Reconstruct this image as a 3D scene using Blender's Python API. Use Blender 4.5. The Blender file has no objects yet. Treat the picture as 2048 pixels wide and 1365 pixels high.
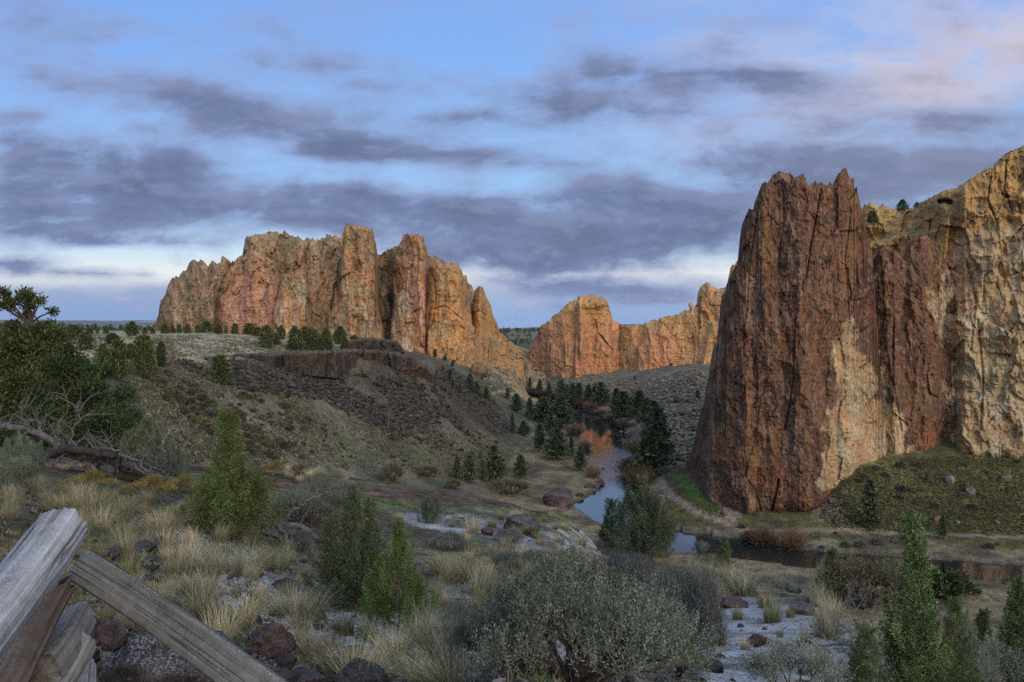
import bpy, math, time
import numpy as np
from mathutils import Vector
T0 = time.time()
rng = np.random.default_rng(7)
SC = bpy.context.scene
COL = SC.collection
F = 1593.0            # focal length in photo pixels (28 mm on a 36 mm sensor, 2048 px wide)
HZ = 655.0            # photo row of the horizon
CAMZ = 62.0           # camera height above the river (m)

# ------------------------------------------------------------------ noise
def _h(ix, iy, iz, seed):
    h = (ix.astype(np.uint32) * np.uint32(374761393) + iy.astype(np.uint32) * np.uint32(668265263)
         + iz.astype(np.uint32) * np.uint32(2246822519) + np.uint32((seed * 3266489917) & 0xffffffff))
    h = (h ^ (h >> np.uint32(13))) * np.uint32(1274126177)
    h = (h ^ (h >> np.uint32(16))) * np.uint32(2654435769)
    h = h ^ (h >> np.uint32(15))
    return h.astype(np.float32) * np.float32(1.0 / 4294967295.0)

def vn(x, y, z=None, seed=0):
    """value noise in [-1, 1]"""
    x = np.asarray(x, np.float64); y = np.asarray(y, np.float64)
    fx = np.floor(x); fy = np.floor(y)
    ix = fx.astype(np.int64); iy = fy.astype(np.int64)
    tx = (x - fx).astype(np.float32); ty = (y - fy).astype(np.float32)
    ux = tx * tx * tx * (tx * (tx * 6 - 15) + 10); uy = ty * ty * ty * (ty * (ty * 6 - 15) + 10)
    def plane(iz):
        a = _h(ix, iy, iz, seed); b = _h(ix + 1, iy, iz, seed)
        c = _h(ix, iy + 1, iz, seed); d = _h(ix + 1, iy + 1, iz, seed)
        p = a + (b - a) * ux; q = c + (d - c) * ux
        return p + (q - p) * uy
    if z is None:
        return plane(np.zeros_like(ix)) * 2 - 1
    z = np.asarray(z, np.float64); fz = np.floor(z); iz = fz.astype(np.int64)
    tz = (z - fz).astype(np.float32); uz = tz * tz * tz * (tz * (tz * 6 - 15) + 10)
    a = plane(iz); b = plane(iz + 1)
    return (a + (b - a) * uz) * 2 - 1

def fbm(x, y, z=None, o=4, seed=0, g=0.5, l=2.03):
    s = 0; a = 1.0; t = 0
    for i in range(o):
        s = s + a * vn(x, y, z, seed + i * 17); t += a
        x = np.asarray(x) * l + 3.7; y = np.asarray(y) * l + 1.3
        if z is not None: z = np.asarray(z) * l + 5.1
        a *= g
    return s / t

def ridged(x, y, z=None, o=4, seed=0, g=0.5, l=2.03):
    s = 0; a = 1.0; t = 0
    for i in range(o):
        s = s + a * (1 - 2 * np.abs(vn(x, y, z, seed + i * 17))); t += a
        x = np.asarray(x) * l + 3.7; y = np.asarray(y) * l + 1.3
        if z is not None: z = np.asarray(z) * l + 5.1
        a *= g
    return s / t

def cells(x, y, seed=0):
    """2-D Voronoi: (value of the nearest cell in 0..1, nearest distance, second distance)"""
    x = np.asarray(x, np.float64); y = np.asarray(y, np.float64)
    ix = np.floor(x).astype(np.int64); iy = np.floor(y).astype(np.int64)
    b1 = np.full(x.shape, 9.0, np.float32); b2 = b1.copy(); val = np.zeros(x.shape, np.float32)
    zz = np.zeros_like(ix)
    for dx in (-1, 0, 1):
        for dy in (-1, 0, 1):
            cx = ix + dx; cy = iy + dy
            qx = cx + _h(cx, cy, zz, seed); qy = cy + _h(cx, cy, zz + 1, seed)
            d = np.sqrt((qx - x) ** 2 + (qy - y) ** 2).astype(np.float32)
            v = _h(cx, cy, zz + 2, seed)
            m = d < b1
            b2 = np.where(m, b1, np.minimum(b2, d)); val = np.where(m, v, val); b1 = np.where(m, d, b1)
    return val, b1, b2

def ss(a, b, x):
    t = np.clip((x - a) / (b - a), 0, 1); return t * t * (3 - 2 * t)

def inpoly(x, y, poly):
    x = np.asarray(x); y = np.asarray(y); r = np.zeros(x.shape, bool); n = len(poly)
    for i in range(n):
        x1, y1 = poly[i]; x2, y2 = poly[(i + 1) % n]
        if y1 == y2: continue
        c = ((y1 > y) != (y2 > y)) & (x < (x2 - x1) * (y - y1) / (y2 - y1) + x1)
        r ^= c
    return r

def sdist(x, y, poly, closed=True):
    """distance to a polyline, and for a closed one negative inside"""
    best = np.full(np.shape(x), 1e9); n = len(poly)
    for i in range(n if closed else n - 1):
        ax, ay = poly[i]; bx, by = poly[(i + 1) % n]
        dx, dy = bx - ax, by - ay; L = dx * dx + dy * dy + 1e-12
        t = np.clip(((x - ax) * dx + (y - ay) * dy) / L, 0, 1)
        best = np.minimum(best, np.hypot(x - ax - t * dx, y - ay - t * dy))
    if closed: best = np.where(inpoly(x, y, poly), -best, best)
    return best

def srgb(r, g, b):
    f = lambda c: (c / 255 / 12.92) if c / 255 <= 0.04045 else ((c / 255 + 0.055) / 1.055) ** 2.4
    return (f(r), f(g), f(b))

# ------------------------------------------------------------------ meshes
def mesh_np(name, V, faces, col=None, extra=None, smooth=False, mats=(), mat_idx=None):
    """faces: list of (M,k) int arrays; col: (N,3) linear colours stored as point attribute Col"""
    me = bpy.data.meshes.new(name)
    V = np.ascontiguousarray(V, np.float32)
    me.vertices.add(len(V)); me.vertices.foreach_set('co', V.ravel())
    fl = [np.asarray(f, np.int32) for f in faces if len(f)]
    lt = np.concatenate([np.full(len(f), f.shape[1], np.int32) for f in fl])
    li = np.concatenate([f.ravel() for f in fl])
    me.loops.add(len(li)); me.loops.foreach_set('vertex_index', li)
    me.polygons.add(len(lt))
    st = np.zeros(len(lt), np.int32); st[1:] = np.cumsum(lt)[:-1]
    me.polygons.foreach_set('loop_start', st)
    try: me.polygons.foreach_set('loop_total', lt)
    except Exception: pass
    me.polygons.foreach_set('use_smooth', np.full(len(lt), smooth, bool))
    for m in mats: me.materials.append(m)
    if mat_idx is not None: me.polygons.foreach_set('material_index', np.asarray(mat_idx, np.int32))
    if col is not None:
        a = me.attributes.new('Col', 'FLOAT_COLOR', 'POINT')
        c = np.ones((len(V), 4), np.float32); c[:, :3] = col
        a.data.foreach_set('color', c.ravel())
    for k, v in (extra or {}).items():
        a = me.attributes.new(k, 'FLOAT', 'POINT'); a.data.foreach_set('value', np.asarray(v, np.float32))
    me.update(calc_edges=True); me.validate()
    return me

def link(name, data, loc=(0, 0, 0), rot=(0, 0, 0), scale=(1, 1, 1), parent=None, label=None, cat=None, group=None, kind=None):
    o = bpy.data.objects.new(name, data); COL.objects.link(o)
    o.location = loc; o.rotation_euler = rot
    o.scale = scale if hasattr(scale, '__len__') else (scale,) * 3
    if parent is not None: o.parent = parent
    if label: o['label'] = label
    if cat: o['category'] = cat
    if group: o['group'] = group
    if kind: o['kind'] = kind
    return o

def grid_faces(nr, nc, off=0):
    i = np.arange(nr - 1)[:, None] * nc + np.arange(nc - 1)[None, :]
    i = i.ravel() + off
    return np.stack([i, i + 1, i + nc + 1, i + nc], 1)

class MB:
    """collects tubes and loose faces into one mesh"""
    def __init__(s): s.v = []; s.f4 = []; s.f3 = []; s.c = []; s.n = 0
    def add(s, V, f4=None, f3=None, col=(.2, .2, .2)):
        V = np.asarray(V, float)
        if f4 is not None and len(f4): s.f4.append(np.asarray(f4) + s.n)
        if f3 is not None and len(f3): s.f3.append(np.asarray(f3) + s.n)
        c = np.asarray(col, float)
        if c.ndim == 1: c = np.tile(c, (len(V), 1))
        s.v.append(V); s.c.append(c); s.n += len(V)
    def tube(s, P, R, sides=6, col=(.2, .2, .2), rough=0.0, seed=0):
        P = np.asarray(P, float); n = len(P); R = np.broadcast_to(np.asarray(R, float), (n,))
        T = np.gradient(P, axis=0); T /= np.linalg.norm(T, axis=1)[:, None] + 1e-9
        up = np.array([0.31, 0.2, 0.93]) if abs(T[0, 2]) < 0.9 else np.array([1.0, 0.1, 0])
        A = np.cross(T, up); A /= np.linalg.norm(A, axis=1)[:, None] + 1e-9
        B = np.cross(T, A)
        a = np.linspace(0, 2 * np.pi, sides, endpoint=False)
        r = R[:, None] * np.ones(sides)[None, :]
        if rough: r = r * (1 + rough * np.random.default_rng(seed).normal(size=(1, sides)) * np.ones((n, 1)) + rough * .6 * np.random.default_rng(seed + 1).normal(size=(n, sides)))
        V = P[:, None, :] + r[..., None] * (np.cos(a)[None, :, None] * A[:, None, :] + np.sin(a)[None, :, None] * B[:, None, :])
        V = V.reshape(-1, 3)
        i = np.arange(n - 1)[:, None] * sides; j = np.arange(sides)[None, :]; k = (j + 1) % sides
        f = np.stack([i + j, i + k, i + sides + k, i + sides + j], -1).reshape(-1, 4)
        cap = np.array([V[:sides].mean(0), V[-sides:].mean(0)])
        V = np.vstack([V, cap]); b = n * sides
        f3 = [(b, (q + 1) % sides, q) for q in range(sides)] + [(b + 1, (n - 1) * sides + q, (n - 1) * sides + (q + 1) % sides) for q in range(sides)]
        s.add(V, f, np.array(f3), col)
    def mesh(s, name, mats=(), smooth=False):
        V = np.vstack(s.v); f = []
        if s.f4: f.append(np.vstack(s.f4))
        if s.f3: f.append(np.vstack(s.f3))
        return mesh_np(name, V, f, np.vstack(s.c), smooth=smooth, mats=mats)

# ------------------------------------------------------------------ materials
class NT:
    def __init__(s, tree): s.t = tree; s.n = tree.nodes; s.l = tree.links
    def node(s, typ, **kw):
        n = s.n.new(typ)
        ins = kw.pop('ins', {})
        for k, v in kw.items(): setattr(n, k, v)
        for k, v in ins.items(): s.set(n.inputs[k], v)
        return n
    def set(s, sock, v):
        if isinstance(v, bpy.types.NodeSocket): s.l.new(v, sock)
        elif hasattr(v, '__len__') and len(v) == 3 and sock.type == 'RGBA': sock.default_value = (*v, 1)
        else: sock.default_value = v
    def math(s, op, a, b=0.0, c=0.0, clamp=False):
        n = s.n.new('ShaderNodeMath'); n.operation = op; n.use_clamp = clamp
        for i, v in enumerate((a, b, c)): s.set(n.inputs[i], v)
        return n.outputs[0]
    def vmath(s, op, a, b=(0, 0, 0)):
        n = s.n.new('ShaderNodeVectorMath'); n.operation = op
        s.set(n.inputs[0], a); s.set(n.inputs[1], b)
        return n.outputs[0]
    def noise(s, vec, scale, detail=4, rough=0.55, dist=0.0, dim='3D'):
        n = s.node('ShaderNodeTexNoise', noise_dimensions=dim)
        s.set(n.inputs['Vector'], vec); n.inputs['Scale'].default_value = scale
        n.inputs['Detail'].default_value = detail; n.inputs['Roughness'].default_value = rough
        n.inputs['Distortion'].default_value = dist
        return n.outputs['Fac']
    def mix(s, f, a, b, blend='MIX'):
        n = s.node('ShaderNodeMix', data_type='RGBA', blend_type=blend, clamp_factor=True)
        s.set(n.inputs[0], f); s.set(n.inputs[6], a); s.set(n.inputs[7], b)
        return n.outputs[2]
    def mr(s, v, a, b, c=0.0, d=1.0, smooth=True):
        n = s.node('ShaderNodeMapRange', interpolation_type='SMOOTHSTEP' if smooth else 'LINEAR')
        for k, q in zip(('Value', 'From Min', 'From Max', 'To Min', 'To Max'), (v, a, b, c, d)): s.set(n.inputs[k], q)
        return n.outputs[0]

def new_mat(name):
    m = bpy.data.materials.new(name); m.use_nodes = True
    nt = NT(m.node_tree); nt.n.clear()
    out = nt.node('ShaderNodeOutputMaterial'); p = nt.node('ShaderNodeBsdfPrincipled')
    nt.l.new(p.outputs[0], out.inputs[0])
    p.inputs['Roughness'].default_value = 0.92
    p.inputs['Specular IOR Level'].default_value = 0.0
    return m, nt, p

def coord(nt, kind='Object'):
    return nt.node('ShaderNodeTexCoord').outputs[kind]

def attr(nt, name='Col', out='Color'):
    return nt.node('ShaderNodeAttribute', attribute_name=name).outputs[out]

def scaled(nt, v, k):
    return nt.vmath('MULTIPLY', v, k)

def vary(nt, col, f, lo, hi):
    """multiply a colour by a factor that runs lo..hi with f"""
    m = nt.mr(f, 0.25, 0.75, lo, hi, smooth=False)
    n = nt.node('ShaderNodeVectorMath', operation='SCALE'); nt.set(n.inputs[0], col); nt.set(n.inputs['Scale'], m)
    return n.outputs[0]

def bump(nt, p, h, strength=0.5, dist=0.1):
    b = nt.node('ShaderNodeBump'); b.inputs['Strength'].default_value = strength; b.inputs['Distance'].default_value = dist
    nt.set(b.inputs['Height'], h); nt.l.new(b.outputs[0], p.inputs['Normal'])

def rock_mat(name, scale=1.0, vs=(1, 1, .35), amp=(0.6, 1.4), bstr=0.7, bdist=0.6):
    m, nt, p = new_mat(name); c = coord(nt)
    v = scaled(nt, c, vs)
    n1 = nt.noise(v, 0.9 * scale, 8, 0.65, 0.6); n2 = nt.noise(c, 3.2 * scale, 5, 0.7)
    n3 = nt.noise(v, 0.25 * scale, 4, 0.6)
    base = attr(nt)
    base = vary(nt, base, n1, *amp); base = vary(nt, base, n2, 0.82, 1.2)
    tint = nt.mix(nt.mr(n3, 0.35, 0.7), (1.06, 0.97, 0.93, 1), (0.95, 1.02, 1.05, 1))
    base = nt.mix(1.0, base, tint, 'MULTIPLY')
    nt.l.new(base, p.inputs['Base Color'])
    h = nt.math('ADD', nt.math('MULTIPLY', n1, 1.0), nt.math('MULTIPLY', n2, 0.35))
    bump(nt, p, h, bstr, bdist)
    return m

def vcol_mat(name, rough=0.85, amp=(0.75, 1.25), scale=9.0, spec=0.12, rand=0.25, trans=0.0):
    m, nt, p = new_mat(name); c = coord(nt)
    base = vary(nt, attr(nt), nt.noise(c, scale, 3, 0.6), *amp)
    oi = nt.node('ShaderNodeObjectInfo').outputs['Random']
    n = nt.node('ShaderNodeVectorMath', operation='SCALE'); nt.set(n.inputs[0], base)
    nt.set(n.inputs['Scale'], nt.mr(oi, 0, 1, 1 - rand, 1 + rand, smooth=False))
    nt.l.new(n.outputs[0], p.inputs['Base Color'])
    p.inputs['Roughness'].default_value = rough; p.inputs['Specular IOR Level'].default_value = spec
    return m
# ------------------------------------------------------------------ camera, sun, sky
SUN_EL, SUN_AZ = math.radians(17), math.radians(157)      # azimuth clockwise from +Y: behind and to the right
cam = bpy.data.cameras.new('camera'); cam.lens = 28.0; cam.sensor_width = 36.0; cam.shift_y = -27.5 / 2048
cam.clip_start = 0.05; cam.clip_end = 120000
co = bpy.data.objects.new('camera', cam); COL.objects.link(co); co.location = (0, 0, CAMZ); co.rotation_euler = (math.radians(90), 0, 0)
SC.camera = co
sl = bpy.data.lights.new('sun', 'SUN'); sl.energy = 1.75; sl.angle = math.radians(25); sl.color = (1.0, 0.80, 0.60)
so = bpy.data.objects.new('sun', sl); COL.objects.link(so)
sd = Vector((math.sin(SUN_AZ) * math.cos(SUN_EL), math.cos(SUN_AZ) * math.cos(SUN_EL), math.sin(SUN_EL)))
so.rotation_euler = (-sd).to_track_quat('-Z', 'Y').to_euler(); so.location = (60, -60, 160)
SC.view_settings.view_transform = 'Standard'; SC.view_settings.look = 'None'
SC.cycles.max_bounces = 4; SC.cycles.diffuse_bounces = 2; SC.cycles.glossy_bounces = 2; SC.cycles.transmission_bounces = 2; SC.cycles.use_denoising = False
SC.cycles.caustics_reflective = False; SC.cycles.caustics_refractive = False
SC.view_settings.exposure = 0.0; SC.view_settings.gamma = 1.0

w = bpy.data.worlds.new('World'); SC.world = w; w.use_nodes = True
nt = NT(w.node_tree); nt.n.clear()
out = nt.node('ShaderNodeOutputWorld'); bg = nt.node('ShaderNodeBackground'); bg.inputs['Strength'].default_value = 0.10
nt.l.new(bg.outputs[0], out.inputs[0])
sky = nt.node('ShaderNodeTexSky', sky_type='NISHITA'); sky.sun_disc = False
sky.sun_elevation = SUN_EL; sky.sun_rotation = SUN_AZ; sky.altitude = 900; sky.dust_density = 0.6; sky.ozone_density = 2.0
d = coord(nt, 'Generated')
sep = nt.node('ShaderNodeSeparateXYZ'); nt.l.new(d, sep.inputs[0])
yy = nt.math('MAXIMUM', nt.math('ABSOLUTE', sep.outputs[1]), 0.22)
U = nt.math('MULTIPLY_ADD', nt.math('DIVIDE', sep.outputs[0], yy), 1.593, 1.024)
E = nt.math('MULTIPLY', nt.math('DIVIDE', sep.outputs[2], yy), 1.593)         # 0 at the horizon, 0.655 at the top of the view
UE = nt.node('ShaderNodeCombineXYZ'); nt.l.new(U, UE.inputs[0]); nt.l.new(E, UE.inputs[1])
# warped coordinates give the cloud edges their drift
wn = nt.node('ShaderNodeTexNoise'); nt.l.new(scaled(nt, UE.outputs[0], (2.2, 5.0, 1)), wn.inputs['Vector'])
wn.inputs['Scale'].default_value = 1.0; wn.inputs['Detail'].default_value = 5
wv = nt.vmath('MULTIPLY', nt.vmath('SUBTRACT', wn.outputs['Color'], (0.5, 0.5, 0.5)), (0.13, 0.034, 0))
WP = nt.vmath('ADD', UE.outputs[0], wv)
CL = [ # centre u, centre row, half width, half height, weight (in thousandths of the photo's pixels)
 (300, 150, 70, 22, .7), (350, 185, 110, 26, .8), (420, 215, 120, 24, .8), (500, 245, 110, 20, .7), (440, 275, 40, 16, .6), (560, 215, 90, 22, .5), (680, 190, 90, 26, .35),
 (40, 150, 70, 22, .55), (110, 180, 60, 16, .5), (30, 232, 55, 12, .8), (60, 30, 110, 34, .5), (210, 60, 80, 26, .35), (330, 50, 60, 20, .25),
 (40, 280, 80, 22, .9), (100, 320, 120, 26, 1.0), (230, 335, 110, 24, .9), (360, 340, 90, 22, .9), (290, 265, 60, 14, .6), (340, 312, 50, 14, .7),
 (60, 375, 120, 24, .95), (250, 385, 160, 24, .95), (420, 365, 110, 18, .8), (60, 425, 140, 22, .85), (300, 432, 200, 24, .95), (480, 405, 130, 22, .9), (640, 385, 140, 18, .85),
 (620, 300, 60, 18, .95), (740, 288, 110, 18, .95), (820, 308, 120, 16, .95), (960, 312, 90, 12, .85), (1040, 330, 60, 14, .7), (930, 240, 100, 20, .9), (900, 225, 40, 10, .6),
 (760, 412, 140, 24, .9), (900, 420, 120, 20, .9), (640, 440, 160, 22, .9), (860, 455, 170, 18, .95), (1010, 440, 120, 22, .9), (960, 365, 30, 12, .5),
 (900, 500, 140, 22, .95), (1010, 520, 120, 18, .9), (1100, 500, 140, 22, 1.0), (1250, 495, 150, 22, 1.0), (1360, 480, 120, 22, .9), (1120, 460, 120, 16, .8),
 (1130, 330, 70, 20, .7), (1110, 400, 60, 16, .6), (1220, 365, 100, 22, .85), (1280, 400, 140, 24, .9), (1200, 420, 90, 14, .6), (1400, 420, 120, 24, .75),
 (1200, 110, 60, 16, .7), (1230, 140, 110, 24, .9), (1350, 165, 150, 26, .95), (1480, 150, 130, 18, .85), (1600, 170, 110, 18, .75), (1170, 205, 110, 24, .7), (1260, 225, 120, 18, .6), (1090, 250, 60, 14, .5),
 (90, 470, 110, 13, .95), (180, 482, 80, 9, .95), (30, 458, 80, 10, .8), (30, 532, 60, 13, .95), (180, 540, 80, 7, .95), (230, 548, 50, 5, .7), (310, 488, 40, 8, .6), (90, 517, 30, 5, .6), (400, 480, 90, 9, .6),
 (1110, 572, 90, 9, .9), (1220, 578, 120, 12, .95), (1330, 592, 70, 9, .85), (1130, 612, 60, 6, .7), (1212, 553, 24, 5, .6), (1320, 533, 28, 5, .6), (1290, 600, 80, 8, .6), (1000, 555, 60, 7, .7), (1400, 560, 40, 6, .5),
 (1640, 335, 150, 38, .72), (1800, 330, 170, 42, .78), (1960, 340, 150, 42, .78), (1560, 300, 80, 20, .6), (1850, 245, 120, 16, .7), (1990, 240, 100, 14, .7), (1560, 380, 110, 36, .8), (1480, 460, 90, 36, .7), (2200, 330, 250, 90, .8), (1700, 250, 100, 14, .5),
 (1860, 140, 90, 14, .55), (2000, 110, 90, 12, .5), (1760, 90, 120, 14, .45), (1300, 30, 160, 20, .35), (1560, 40, 120, 18, .35), (1900, 55, 130, 14, .35), (640, 110, 90, 34, .42), (760, 150, 100, 30, .45), (560, 50, 120, 30, .3), (1440, 90, 80, 14, .35), (150, 100, 200, 60, .25), (560, 130, 120, 40, .25), (720, 230, 160, 30, .35), (1030, 190, 120, 30, .3), (1650, 210, 200, 30, .45), (1450, 240, 150, 30, .4), (1430, 330, 120, 30, .5), (1750, 400, 250, 50, .6), (1000, 400, 200, 14, .5), (560, 300, 400, 60, .25), (1250, 300, 200, 30, .25)
]
# the layout above is sampled on a coarse grid held by colour ramps (three rows in each), then broken up by noise
UG = np.linspace(-0.08, 2.12, 32); NROW = 33; EP = lambda e: e ** 0.75
EG = np.linspace(0, EP(0.70), NROW); DE = EG[1] - EG[0]
uu, ee = np.meshgrid(UG, EG ** (1 / 0.75)); inv = np.ones_like(uu)
for (u, r_, a_, b_, wt) in CL:
    if r_ > 450: b_ = max(b_ * 1.35, 10)
    inv *= 1 - np.clip(wt * np.exp(-((uu - u / 1000) / (a_ * 1.2 / 1000)) ** 2 - ((ee - (655 - r_) / 1000) / (b_ * 1.25 / 1000)) ** 2), 0, .98)
GRID = 1 - inv
sp = nt.node('ShaderNodeSeparateXYZ'); nt.l.new(WP, sp.inputs[0])
wu = nt.math('DIVIDE', nt.math('SUBTRACT', sp.outputs[0], float(UG[0])), float(UG[-1] - UG[0]), clamp=True)
we = nt.math('POWER', nt.math('MAXIMUM', sp.outputs[1], 0.0001), 0.75)
S = None
for k in range(0, NROW, 3):
    rp = nt.node('ShaderNodeValToRGB'); nt.l.new(wu, rp.inputs[0]); rp.color_ramp.interpolation = 'EASE'
    el = rp.color_ramp.elements
    while len(el) < 32: el.new(0.5)
    for i in range(32): el[i].position = i / 31
    for i in range(32): el[i].color = (float(GRID[k, i]), float(GRID[k + 1, i]), float(GRID[k + 2, i]), 1)
    wgt = nt.vmath('SUBTRACT', nt.node('ShaderNodeCombineXYZ', ins={0: we, 1: we, 2: we}).outputs[0], tuple(float(q) for q in EG[k:k + 3]))
    wgt = nt.vmath('MAXIMUM', nt.vmath('SUBTRACT', (1, 1, 1), nt.vmath('MULTIPLY', nt.vmath('ABSOLUTE', wgt), (1 / DE,) * 3)), (0, 0, 0))
    dd = nt.node('ShaderNodeVectorMath', operation='DOT_PRODUCT'); nt.l.new(wgt, dd.inputs[0]); nt.l.new(rp.outputs[0], dd.inputs[1])
    S = dd.outputs['Value'] if S is None else nt.math('ADD', S, dd.outputs['Value'])
NV = nt.vmath('ADD', scaled(nt, UE.outputs[0], (1, 2.3, 1)), scaled(nt, wv, (.9, 3.0, 0)))
n1 = nt.noise(NV, 5.0, 8, 0.63, 0.15); n2 = nt.noise(NV, 1.3, 4, 0.55); n3 = nt.noise(NV, 13.0, 4, 0.6, 0.4)
cm = nt.math('ADD', nt.math('MULTIPLY', S, 0.99), nt.math('MULTIPLY', nt.math('SUBTRACT', n1, 0.5), 1.7))
cm = nt.math('ADD', cm, nt.math('MULTIPLY', nt.math('SUBTRACT', n3, 0.5), 0.12))
mask = nt.mr(cm, 0.10, 0.78, smooth=False)
dens = nt.mr(cm, 0.25, 1.1)
# clear air: the sky texture, pulled to the photo's blue and to the pale band that sits low in it
clear = nt.mix(1.0, sky.outputs[0], (1.0, 1.0, 1.0, 1), 'MULTIPLY')
K = 10.0; DAWN_BOOST = (6.2, 4.6, 2.9, 1)
def kc(r, g, b): return tuple(c * K for c in srgb(r, g, b)) + (1,)
ramp = nt.node('ShaderNodeValToRGB'); nt.set(ramp.inputs[0], nt.math('DIVIDE', E, 0.8))
cr = ramp.color_ramp; cr.elements[0].position = 0.0; cr.elements[0].color = (*srgb(128, 165, 214), 1)
cr.elements[1].position = 1.0; cr.elements[1].color = (*srgb(124, 170, 242), 1)
for pos, c in ((.03, (150, 180, 222)), (.07, (164, 190, 226)), (.105, (206, 212, 226)), (.135, (242, 243, 240)), (.19, (210, 232, 248)), (.28, (160, 208, 252)), (.45, (150, 198, 253)), (.7, (136, 182, 249))):
    el = cr.elements.new(pos); el.color = (*srgb(*c), 1)
air = nt.vmath('MULTIPLY', ramp.outputs[0], (K, K, K))
clear = nt.mix(0.9, clear, air)
# thin high veil, pinkish, stronger to the right
veil = nt.math('MULTIPLY', nt.math('MULTIPLY', nt.mr(n2, 0.36, 0.62), nt.mr(n1, .3, .62, .25, 1.0)), nt.math('ADD', 0.6, nt.math('MULTIPLY', nt.mr(U, 0.7, 1.9), 0.4)))
veil = nt.math('MULTIPLY', veil, nt.mr(E, 0.1, 0.3))
clear = nt.mix(nt.math('MULTIPLY', veil, .7), clear, nt.mix(nt.mr(U, .5, 1.7), kc(150, 164, 214), kc(192, 200, 230)))
pk = nt.math('EXPONENT', nt.math('MULTIPLY', -1.0, nt.math('ADD', nt.math('POWER', nt.math('DIVIDE', nt.math('SUBTRACT', U, 1.95), 0.5), 2.0), nt.math('POWER', nt.math('DIVIDE', nt.math('SUBTRACT', E, nt.math('MULTIPLY_ADD', U, 0.28, -0.01)), 0.10), 2.0))))
clear = nt.mix(nt.math('MULTIPLY', pk, nt.mr(n1, 0.3, 0.65, 0.25, 0.95)), clear, kc(228, 212, 216))
thin = kc(148, 166, 210); thick = kc(101, 114, 149)
lowd = kc(98, 110, 154)
ccol = nt.mix(dens, thin, nt.mix(nt.mr(E, 0.05, 0.2), lowd, thick))
nup = nt.noise(nt.vmath('ADD', NV, (0.0, 0.05, 0)), 5.0, 4, 0.6, 0.15)
lit = nt.mr(nt.math('SUBTRACT', n1, nup), -0.02, 0.13)
ccol = nt.mix(nt.math('MULTIPLY', lit, 0.42), ccol, kc(150, 160, 198))
ccol = nt.mix(nt.math('MULTIPLY', nt.mr(U, 1.35, 1.9), 0.55), ccol, kc(136, 144, 172))
ccol = nt.mix(nt.math('MULTIPLY', nt.mr(n3, 0.35, 0.75), 0.18), ccol, kc(132, 141, 174))
tot = nt.mix(nt.math('MULTIPLY', mask, 0.97), clear, ccol)
# low bank of far cloud along the horizon
bank = nt.math('MULTIPLY', nt.mr(nt.math('ADD', E, nt.math('MULTIPLY', nt.math('SUBTRACT', n1, .5), .07)), 0.062, 0.098, 1.0, 0.0), nt.mr(U, 0.30, 0.8, 1.0, 0.55))
bcol = nt.mix(nt.mr(E, 0.0, 0.07), kc(126, 158, 206), kc(150, 165, 204))
bcol = nt.mix(nt.math('MULTIPLY', nt.mr(n1, 0.52, 0.7), nt.mr(nt.math('ABSOLUTE', nt.math('SUBTRACT', E, 0.048)), 0.0, 0.02, 0.8, 0.0)), bcol, kc(214, 196, 204))
tot = nt.mix(nt.math('MULTIPLY', bank, 0.85), tot, bcol)
# below the horizon: dim ground haze
tot = nt.mix(nt.mr(sep.outputs[2], -0.03, -0.004, 1.0, 0.0), tot, kc(70, 72, 74))
# unseen sky behind the camera, toward dawn, boosted and warmed to light the ground
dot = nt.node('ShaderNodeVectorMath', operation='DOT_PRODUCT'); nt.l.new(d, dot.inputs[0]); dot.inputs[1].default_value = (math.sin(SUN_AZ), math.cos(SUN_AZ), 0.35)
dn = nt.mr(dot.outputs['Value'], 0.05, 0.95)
tot = nt.mix(1.0, tot, nt.mix(dn, (1, 1, 1, 1), DAWN_BOOST), 'MULTIPLY')
nt.l.new(tot, bg.inputs['Color'])
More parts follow.
